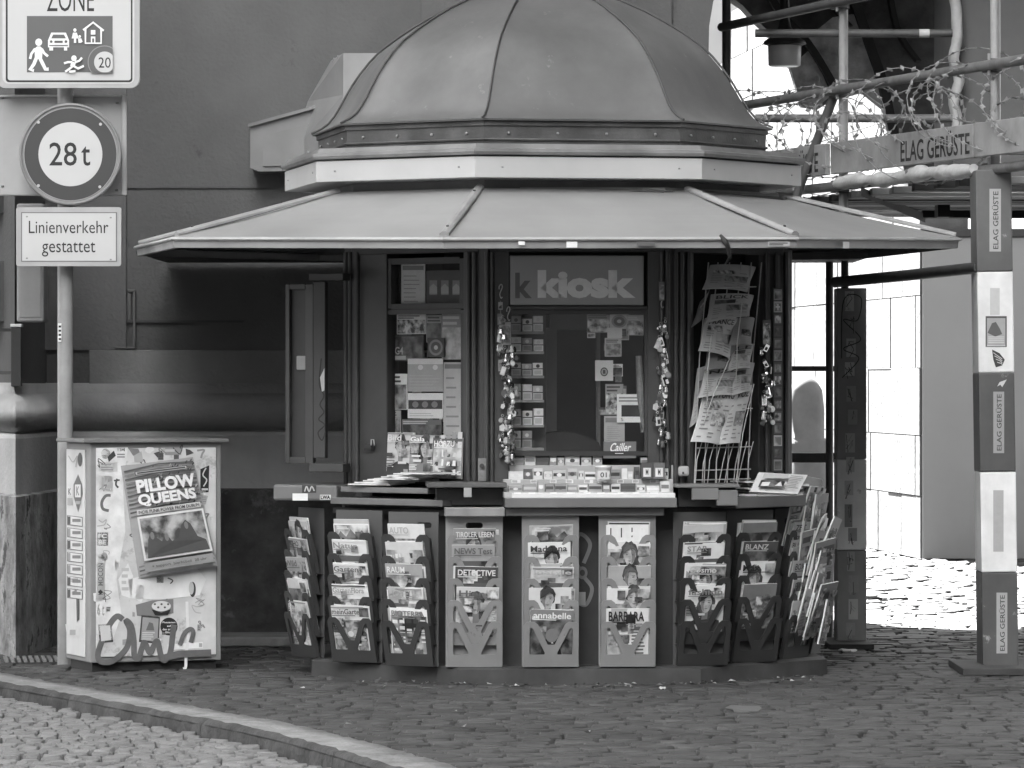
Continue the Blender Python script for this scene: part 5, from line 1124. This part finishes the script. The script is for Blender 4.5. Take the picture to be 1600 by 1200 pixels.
def splate(poly, d0, d1, m): b = MB(); b.plate(Matrix.Translation((0, -d0, 0)) @ Ms, [[loc(Ms, *q) for q in poly]], d1 - d0, m); return b
zs_ = splate(rr(-5, -250, 219, 138, 14), 0, .03, ALU).build('zone_sign', sg, bev=.004)
a = Art(pxface(Ms), .0305); a.poly(rr(4, -240, 210, 131, 10), ink(.5)); a.poly(rr(9, -236, 207, 128.5, 5), BLK); a.poly(rr(12, -234, 204.5, 125.5, 4), WHT)
a.text('ZONE', 73, 18, 147, -20, BLK, .0); a.rect(42, 113, 176, 25, GRY)
a.text('Begegnungs', 20, -40, 198, -80, BLK, .0) if 0 else None
Wt = ink(.75)
a.ell(60.5, 66, 5.4, 5.8, Wt); a.poly([(54, 76), (58, 72.5), (63, 72.5), (67, 76), (65.5, 92), (54.5, 92)], Wt)
for p in ([(57, 90), (53, 100), (47, 109), (53, 110)], [(62, 90), (67, 100), (71, 108), (76, 108)]): a.stroke(p, 5.5, Wt)
for p in ([(55, 76), (49, 84), (47, 92)], [(65, 76), (69, 83), (75, 88)]): a.stroke(p, 4, Wt)
a.poly([(75, 63), (80, 51), (103, 51), (108, 63), (108, 74), (105, 74), (105, 79), (100, 79), (100, 74), (83, 74), (83, 79), (77, 79), (77, 74), (75, 74)], Wt); a.poly([(80, 60), (83, 54), (100, 54), (103, 60)], GRY)
a.ell(80, 65, 2.2, 2.2, GRY, 12); a.ell(103, 65, 2.2, 2.2, GRY, 12); a.rect(85, 67, 98, 63.5, GRY); a.rect(77, 71.8, 106, 70.2, GRY)
a.ell(117, 47, 2.5, 2.8, Wt, 12); a.poly([(114, 51), (120, 51), (123, 60), (119, 60), (119, 67), (115.5, 67), (115.5, 60), (112, 60)], Wt); a.ell(124.5, 57, 2, 2.2, Wt, 12); a.poly([(122, 60), (127, 60), (129, 65), (126.5, 67), (122.5, 67)], Wt)
a.stroke([(130, 47), (145.5, 35), (162, 48)], 3.2, Wt); a.stroke([(133.5, 45), (133.5, 67.5), (158, 67.5), (158, 45)], 3, Wt); a.rect(142, 54, 149, 47, Wt); a.rect(142, 66.5, 149, 57, Wt); a.rect(144, 66.3, 147, 60, GRY)
a.ell(115.5, 91, 4.2, 4.6, Wt); a.stroke([(115, 97), (113, 104)], 7, Wt)
for p in ([(113, 97), (106, 97), (100, 99)], [(117, 97), (124, 95), (128, 90)], [(113, 104), (108, 108), (102, 112)], [(115, 103), (122, 107), (131, 103)], [(108, 112), (118, 111)]): a.stroke(p, 3.4, Wt)
def cl(pts): return [(min(x, 176.2), min(y, 113.2)) for x, y in pts]
def circ(x, y, r): return cl([(x + r * math.cos(2 * math.pi * i / 40), y + r * math.sin(2 * math.pi * i / 40)) for i in range(40)])
a.poly(circ(163, 97, 26), ink(.25)); a.poly(circ(163, 97, 24.6), GRY); a.poly(circ(163.5, 97, 16.5), WHT); a.text('20', 154, 106, 173, 89.5, BLK, .0)
a.build('sign_face', zs_, fix=False)
def cpoly(r): return [(110 + r * math.cos(2 * math.pi * i / 64), 241 + r * math.sin(2 * math.pi * i / 64)) for i in range(64)]
RIM = mat('sign_rim', .2, .45, .15, 6, stain=.1, spec=.5)
rs = splate(cpoly(79), 0, .02, RIM); rs.tube([on(Ms, x, y, .018) for x, y in cpoly(77.5)], .009, RIM, 8, closed=True); rs = rs.build('weight_limit_sign', sg)
a = Art(pxface(Ms), .0205); a.poly(cpoly(73), ink(.3)); a.poly(cpoly(72), mat('sign_red', .042, .4, .05, 4)); a.poly(cpoly(50), WHT); a.text('28', 77, 259, 120, 222.5, BLK, .006); a.text('t', 127, 259, 141, 228, BLK, .006)
for q in ((60, 191), (157, 194), (60, 290), (156, 292)): a.ell(q[0], q[1], 2.4, 2.4, ink(.45), 10)
a.build('sign_face', rs, fix=False)
rp = splate(rr(26, 324, 190, 416, 4), 0, .025, ALU).build('bus_service_plate', sg, bev=.004)
a = Art(pxface(Ms), .0255); a.rect(33, 409, 183, 331.5, ink(.14)); a.rect(34.5, 407.5, 181, 333, WHT); a.text('Linienverkehr', 45, 364.5, 169.5, 345, BLK, .0); a.text('gestattet', 65.5, 401, 149, 378, BLK, .0)
for q in ((42, 338.5), (173, 340), (42, 403.5), (173, 405.5)): a.ell(q[0], q[1], 1.8, 1.3, ink(.25), 8)
a.build('sign_face', rp, fix=False)
for y_ in (60, 200, 280, 372):
    b = MB(); b.pbox(Ms, 88, y_ - 4, 116, y_ + 4, -.17, -.002, ALU); b.build('clamp', sg, bev=.003)
# ================================================================== UTILITY CABINET
Mc = frame((-2.15, 22.83, 0), 21.5); cw, cd = .70, .445
cab = thing('utility_cabinet', (-2.0, 23., 0), 'stickered pale street utility cabinet covered in graffiti beside the sign post', 'utility cabinet')
CAB = mat('cabinet_frame', .28, .5, .12, 6, stain=.2, spec=.5); PAN = mat('cabinet_panel', .66, .5, .18, 5, stain=.25, wear=(.42, 9, .56))
b = MB(); b.box(Mc, .0, cw, .0, cd, .045, 1.165, CAB); body = b.build('body', cab, bev=.006)
b = MB(); b.box(Mc, .02, cw - .02, .03, cd - .02, 0, .044, ink(.03)); b.build('foot', cab)
b = MB(); b.box(Mc, -.045, cw + .03, -.035, cd + .035, 1.167, 1.186, mat('cabinet_lid', .2, .35, .12, 5, stain=.15, spec=.6)); b.build('lid', cab, bev=.005)
b = MB(); b.box(Mc, .03, cw - .03, -.010, -.0005, .075, 1.14, PAN); dr = b.build('door', cab, bev=.003)
Mside = frame(Mc @ Vector((0, 0, 0)), 21.5 - 90)
b = MB(); b.box(Mside, -cd + .03, -.075, -.008, -.0005, .07, 1.13, mat('cabinet_side', .62, .5, .12, 4, stain=.2)); sdp = b.build('side_panel', cab, bev=.003)
b = MB(); b.tube([on(Mc, 335, 716, .002), on(Mc, 335, 740, .002)], .008, CAB, 8); b.tube([on(Mc, 335, 1000, .002), on(Mc, 335, 1024, .002)], .008, CAB, 8); b.build('hinge', cab)
fc = lambda x, y, n: on(Mc, x, y, .0105 + n)
rc = random.Random(9)
def stick(fn, name='sticker', par=None): a = Art(fc); fn(a); return a.build(name, par or dr, fix=False)
PT = mat('pasted_paper', .8, .7, .1, 9, stain=.1); TORN = mat('torn_paper', .7, .8, .2, 12)
stick(lambda a: (a.poly([(150, 700), (200, 699), (192, 760), (196, 830), (182, 905), (190, 960), (176, 1000), (150, 990)], TORN)), 'paper_residue')
stick(lambda a: (a.ell(165, 709, 7, 8, ink(.25)), a.ell(163, 707, 4, 4, ink(.6)), a.poly([(168, 714), (178, 704), (181, 712), (170, 722)], ink(.05))))
stick(lambda a: (a.text('TIM', 182, 705, 195, 700, ink(.08), .02), a.lines(183, 716, 195, 708, 2, ink(.2))))
stick(lambda a: (a.poly([(200, 700), (216, 701), (222, 714), (208, 712)], ink(.2)), a.poly([(209, 712), (221, 705), (224, 722), (210, 722)], ink(.38))))
stick(lambda a: a.poly([(240, 708), (253, 704), (256, 713), (246, 715)], ink(.08)))
stick(lambda a: (a.rect(258, 711, 283, 699, ink(.3)), a.rect(258, 706, 273, 702, ink(.5))))
stick(lambda a: a.poly([(290, 701), (297, 703), (303, 708), (291, 712)], ink(.1)))
stick(lambda a: a.stroke(spline([(308, 704), (319, 703), (316, 709), (314, 716)], 4), 3, ink(.3)))
stick(lambda a: (a.rect(156, 737, 184, 722, PT), a.lines(158, 736, 182, 724, 3, ink(.35), rc)))
stick(lambda a: (a.rect(155, 768, 176, 744, PT), a.stroke([(161, 746), (160, 764), (172, 765)], 4, ink(.4))))
stick(lambda a: (a.stroke(spline([(183, 748), (181, 757), (185, 762)], 4), 3, ink(.1)), a.stroke([(178, 751), (187, 750)], 2.5, ink(.1))))
stick(lambda a: a.stroke(spline([(173, 774), (165, 775), (159, 785), (161, 795), (170, 798)], 6), 4.5, ink(.16)))
stick(lambda a: a.stroke(spline([(154, 812), (160, 816), (166, 812), (163, 820), (152, 822)], 6), 1.6, ink(.4)))
stick(lambda a: (a.rect(152, 853, 169, 832, ink(.05)), a.text('FC', 153.5, 841, 167, 834, ink(.7), .04), a.text('BE', 154, 851, 166, 843.5, ink(.7), .04)))
stick(lambda a: (a.ell(163, 870, 5, 7, ink(.2)), a.ell(164, 867, 2.5, 3, ink(.4))))
a = Art(lambda x, y, n: on(Mc, -y, -x, .0105 + n)); a.rect(-935, -164, -878, -152, PT); a.text('MOCON', -915, -161, -880, -153, ink(.25), .01); a.poly([(-925, -161), (-921, -157), (-925, -153), (-929, -157)], ink(.06)); a.build('sticker', dr, fix=False)
stick(lambda a: a.text('6 t', 152, 962, 163, 942, ink(.35), .02))
stick(lambda a: (a.poly([(313, 733), (327, 727), (326, 769), (313, 770)], ink(.03)), a.stroke(spline([(322, 731), (317, 742), (323, 750), (318, 760)], 6), 2, ink(.6)), a.rect(315, 766, 325, 763, ink(.6))))
stick(lambda a: (a.poly([(311, 771), (325, 775), (321, 788), (308, 785)], ink(.45)), a.lines(312, 785, 322, 775, 3, ink(.3))))
stick(lambda a: a.stroke(spline([(321, 803), (326, 803), (323, 808), (321, 815)], 5), 2.4, ink(.28)))
stick(lambda a: (a.poly([(185, 905), (200, 880), (208, 900), (205, 935), (190, 930)], PT), a.lines(190, 925, 202, 885, 4, ink(.5), rc)))
stick(lambda a: (a.poly([(200, 905), (225, 900), (262, 893), (305, 885), (322, 905), (312, 930), (250, 937), (205, 935)], PT), a.ell(301, 921, 5, 12, ink(.06)), a.ell(299, 919, 4, 10, ink(.55)), a.stroke(spline([(262, 903), (270, 907), (266, 912)], 4), 2, ink(.1))))
stick(lambda a: (a.poly([(212, 945), (238, 938), (271, 936), (271, 958), (240, 965), (214, 962)], ink(.2)), a.ell(252, 947, 15, 8, ink(.65)), [a.ell(242 + q * 5.2, 944 + (q % 2) * 5, 1.8, 1.6, ink(.08), 10) for q in range(5)], a.poly([(237, 952), (252, 957), (267, 952), (262, 961), (242, 961)], ink(.04))))
stick(lambda a: (a.poly([(153, 976), (174, 974), (177, 1003), (156, 1005)], ink(.05)), a.poly([(156, 978), (172, 977), (174, 1000), (158, 1002)], ink(.6))))
stick(lambda a: [a.stroke(spline([(305, 942), (313, 938), (318, 945), (308, 948), (300, 946), (305, 956), (314, 958)], 5), 1.4, ink(.45))])
for i in range(46):
    x_, y_ = rc.uniform(152, 328), rc.uniform(702, 1000); q_ = rc.random(); w_ = rc.uniform(4, 13); h_ = rc.uniform(4, 12)
    if q_ < .3: stick(lambda a: (a.poly([(x_, y_), (x_ + w_, y_ - rc.uniform(-2, 2)), (x_ + w_, y_ + h_), (x_, y_ + h_)], rc.choice([PT, TORN, ink(.4), ink(.12)])), a.lines(x_ + 1, y_ + h_ - 1, x_ + w_ - 1, y_ + 1, 3, ink(rc.choice([.08, .3])), rc)))
    elif q_ < .75: stick(lambda a: a.stroke(spline([(x_ + rc.uniform(-9, 9), y_ + rc.uniform(-8, 8)) for _ in range(5)], 5), rc.uniform(.7, 1.8), ink(rc.choice([.1, .25, .4]))), 'scribble')
    else: stick(lambda a: a.poly([(x_ + w_ * rc.uniform(.6, 1.4) * math.cos(k * .7), y_ + h_ * rc.uniform(.6, 1.4) * math.sin(k * .7)) for k in range(9)], rc.choice([TORN, PT])), 'paper_residue')
GR = mat('spray_paint', .14, .4, .25, 12)
stick(lambda a: (a.stroke(spline([(192, 968), (183, 963), (172, 975), (160, 1000), (153, 1022), (157, 1033), (172, 1034), (188, 1024), (200, 1008), (203, 985), (197, 970), (205, 978), (209, 1000), (210, 1024), (216, 1029), (222, 1012), (226, 1004), (234, 1020), (240, 1010), (246, 1002), (252, 1026), (258, 1031), (266, 1020), (270, 990), (272, 976)], 7), 9, GR), a.stroke(spline([(281, 1008), (288, 990), (297, 983), (302, 988), (298, 1004)], 6), 7, GR), a.stroke([(256, 1028), (280, 1022), (330, 1020)], 11, GR)), 'graffiti')
stick(lambda a: (a.poly([(221, 961), (250, 964), (248, 1006), (217, 1003)], ink(.06)), a.poly([(223, 964), (248, 966.5), (246, 1003), (220, 1000)], ink(.34)), a.poly([(228, 985), (233, 972), (239, 974), (241, 985)], ink(.14)), a.lines(222, 1000, 245, 987, 4, ink(.6), rc)))
stick(lambda a: (a.ell(264, 979, 13.5, 14, ink(.03)), a.text('Passagen', 254, 974.5, 274, 971, ink(.75), .02), a.text('auf', 261, 979.5, 267, 976.5, ink(.75), .02), a.text('den ersten', 254, 985, 274, 981.5, ink(.75), .02), a.text('Blick', 258.5, 989.5, 269, 986.5, ink(.75), .02)))
stick(lambda a: (a.poly([(262, 1007), (317, 1003), (317, 1012), (262, 1016)], PT), a.rect(311, 1011, 316, 1005, ink(.4))), 'tape_strip')
stick(lambda a: a.stroke(spline([(292, 940), (293, 970), (294, 1000), (291, 1020), (290, 1042), (286, 1045)], 5), 4.5, ink(.75)), 'paint_drip')
stick(lambda a: [a.stroke([(152 + rc.uniform(0, 178), 700 + rc.uniform(0, 330)) for _ in range(1)] * 1 + [(152 + rc.uniform(0, 178), 700 + rc.uniform(0, 330))], .01, PT) for _ in range(1)], 'scratch') if 0 else None
fs = lambda x, y, n: on(Mside, x, y, .0085 + n)
def stick2(fn): a = Art(fs); fn(a); return a.build('sticker', sdp, fix=False)
stick2(lambda a: (a.poly([(122, 741), (128, 756), (129, 772), (122, 800), (115, 776), (115, 757)], ink(.14)), a.rect(117, 777, 126, 757, ink(.65)), a.text('K', 119, 774, 124, 760, ink(.2), .02), a.rect(118, 788, 126, 783, ink(.35))))
for i in range(7):
    y_ = 805 + i * 19; stick2(lambda a: (a.poly([(105, y_), (129, y_ + 3), (129, y_ + 18), (105, y_ + 15)], ink(.1)), a.poly([(106, y_ + 1), (128, y_ + 4), (128, y_ + 17), (106, y_ + 14)], ink(.66)), a.rect(106, y_ + 14, 110, y_ + 2, ink(rc.choice([.1, .3]))), a.lines(113, y_ + 12, 126, y_ + 6, 1, ink(.2), None, .8)))
stick2(lambda a: (a.ell(131 - 6, 718, 3.6, 11, ink(.1)), a.stroke(spline([(107, 712), (114, 722), (121, 712), (118, 730)], 5), 1.5, ink(.35))))
stick2(lambda a: (a.rect(105, 775, 113, 760, ink(.66)), a.text('K', 106.5, 773, 111, 763, ink(.15), .02), a.rect(105, 789, 113, 778, ink(.4))))
stick2(lambda a: (a.poly([(106, 900), (124, 904), (124, 915), (106, 911)], ink(.6)), a.lines(108, 910, 122, 903, 2, ink(.25))))
stick2(lambda a: (a.poly([(119, 932), (124, 930), (124, 968), (120, 972)], ink(.1)), a.poly([(112, 925), (121, 920), (119, 928), (113, 930)], ink(.2))))
stick2(lambda a: (a.poly([(102, 975), (125, 979), (123, 995), (104, 990)], ink(.6)), a.rect(109, 992, 118, 984, ink(.35))))
a = Art(lambda x, y, n: on(Mside, x, y, .001 + n)); a.ell(131.5, 939, 1.6, 9, ink(.08)); a.ell(131.5, 939, .8, 5, ink(.5)); a.build('sticker', sdp, fix=False)
# concert poster taped to the cabinet
P_ = [on(Mc, 217, 903, .02), on(Mc, 340, 884, .045), on(Mc, 301, 714, .022), on(Mc, 189, 728, .02)]
fq = quad(*P_, .012, .004); a = Art(fq, 0); n_ = 10
for lay in (0, -.0015): a.add([fq(i / n_, j / n_, lay) for j in range(n_ + 1) for i in range(n_ + 1)], [(j * (n_ + 1) + i, j * (n_ + 1) + i + 1, (j + 1) * (n_ + 1) + i + 1, (j + 1) * (n_ + 1) + i) for j in range(n_) for i in range(n_)], ink(.36), True)
a.k = .002
for i in range(26):
    v0 = .04 + i * .037; g_ = ink(.12 if i % 2 else .2)
    if .14 < v0 < .55: continue
    a.stroke([(.02, v0 - .02), (.5, v0 + .015), (.98, v0 - .005)], .014, g_)
for i in range(60):
    u, v = rc.uniform(.35, .96), rc.uniform(.6, .97); a.stroke([(u, v), (u + .03, v + .018)], .012, ink(rc.choice([.06, .5, .12])))
a.rect(.14, .905, .86, .94, ink(.06)); a.rect(.15, .91, .85, .935, ink(.5)); a.lines(.17, .912, .83, .933, 1, ink(.1), None, .6)
a.text('PILLOW', .13, .745, .93, .865, ink(.8), .045); a.text('QUEENS', .12, .62, .90, .735, ink(.8), .045)
a.rect(.08, .555, .93, .60, ink(.6)); a.text('INDIE PUNK POWER FROM DUBLIN', .10, .563, .91, .592, ink(.05), .015)
a.rect(.07, .15, .95, .54, ink(.72)); a.rect(.095, .168, .925, .522, photo(1))
a.poly([(.12, .168), (.16, .33), (.22, .41), (.28, .33), (.33, .30), (.40, .36), (.46, .29), (.55, .31), (.62, .42), (.68, .46), (.74, .42), (.80, .30), (.90, .26), (.92, .168)], ink(.09))
for (u, v) in ((.22, .36), (.40, .33), (.68, .41)): a.ell(u, v, .026, .034, ink(.2), 14)
a.rect(.06, .05, .94, .13, ink(.3)); a.text('+ support  bierhübeli  20 uhr', .15, .075, .85, .105, ink(.08), .01)
tag(a.build('concert_poster', at=P_[0], fix=False), 'slanted concert poster reading PILLOW QUEENS taped on the stickered cabinet', 'poster')
# ================================================================== SMALL THINGS ON THE GROUND
dg = thing('drain_grate', (gx(48, 23.6), 23.6, 0), 'small slotted drain grate in the pavement left of the cabinet', 'grate')
b = MB(); Mg = frame((gx(48, 23.7), 23.7, .006), 8); b.box(Mg, -.15, .15, -.2, .2, -.012, 0, ink(.03)); b.build('pit', dg)
for i in range(9):
    b = MB(); x = -.14 + i * .033; b.box(Mg, x, x + .018, -.19, .19, .0, .012, mat('grate_iron', .18, .5, .3, 20)); b.build('bar', dg)
for (px, py, sx, sy, g_, lb) in ((1163, 1110, .08, .2, .13, 'flat grey paper scrap on the pavement right of the kiosk front'), (1325, 1018, .05, .1, .6, 'crumpled white tissue by the foot of the taped scaffold leg'), (1035, 1077, .016, .05, .7, 'tiny white paper scrap at the kiosk plinth')):
    Y_ = 1.5 * F / (py - H); b = MB(); o = Vector((gx(px, Y_), Y_, .004)); n_ = 9
    b.loft([[o + Vector((sx * (1 + .3 * math.sin(k * 2.3)) * math.cos(2 * math.pi * k / n_), sy * (1 + .25 * math.cos(k * 1.7)) * math.sin(2 * math.pi * k / n_), z + .004 * math.sin(k * 3))) for k in range(n_)] for z in (.0, .006)], ink(g_))
    tag(b.build('paper_scrap', at=o), lb, 'litter')
b = MB(); rl = random.Random(2)
for i in range(150):
    th = rl.uniform(-2.3, -.6); r_ = 1.4 + abs(rl.gauss(0, .12)); p = KB + Vector((math.cos(th) * r_, math.sin(th) * r_, .008)); 
    if rl.random() < .3: p = Vector((rl.uniform(-1.8, 2.2), rl.uniform(18.2, 22.5), .008))
    if p.x < kerb_x(p.y) + .3: continue
    s = rl.uniform(.006, .02); M = frame(p, rl.uniform(0, 360)); b.add([M @ Vector(q) for q in ((-s, -s * .5, 0), (s, -s * .4, rl.uniform(0, .012)), (s * .7, s * .5, .002), (-s * .6, s * .6, rl.uniform(0, .012)))], [(0, 1, 2, 3)], ink(rl.choice([.05, .08, .2, .4])))
o = b.build('leaf_litter', fix=False); tag(o, 'scattered leaf litter and grit along the kiosk plinth and pavement', 'litter', kind='stuff')
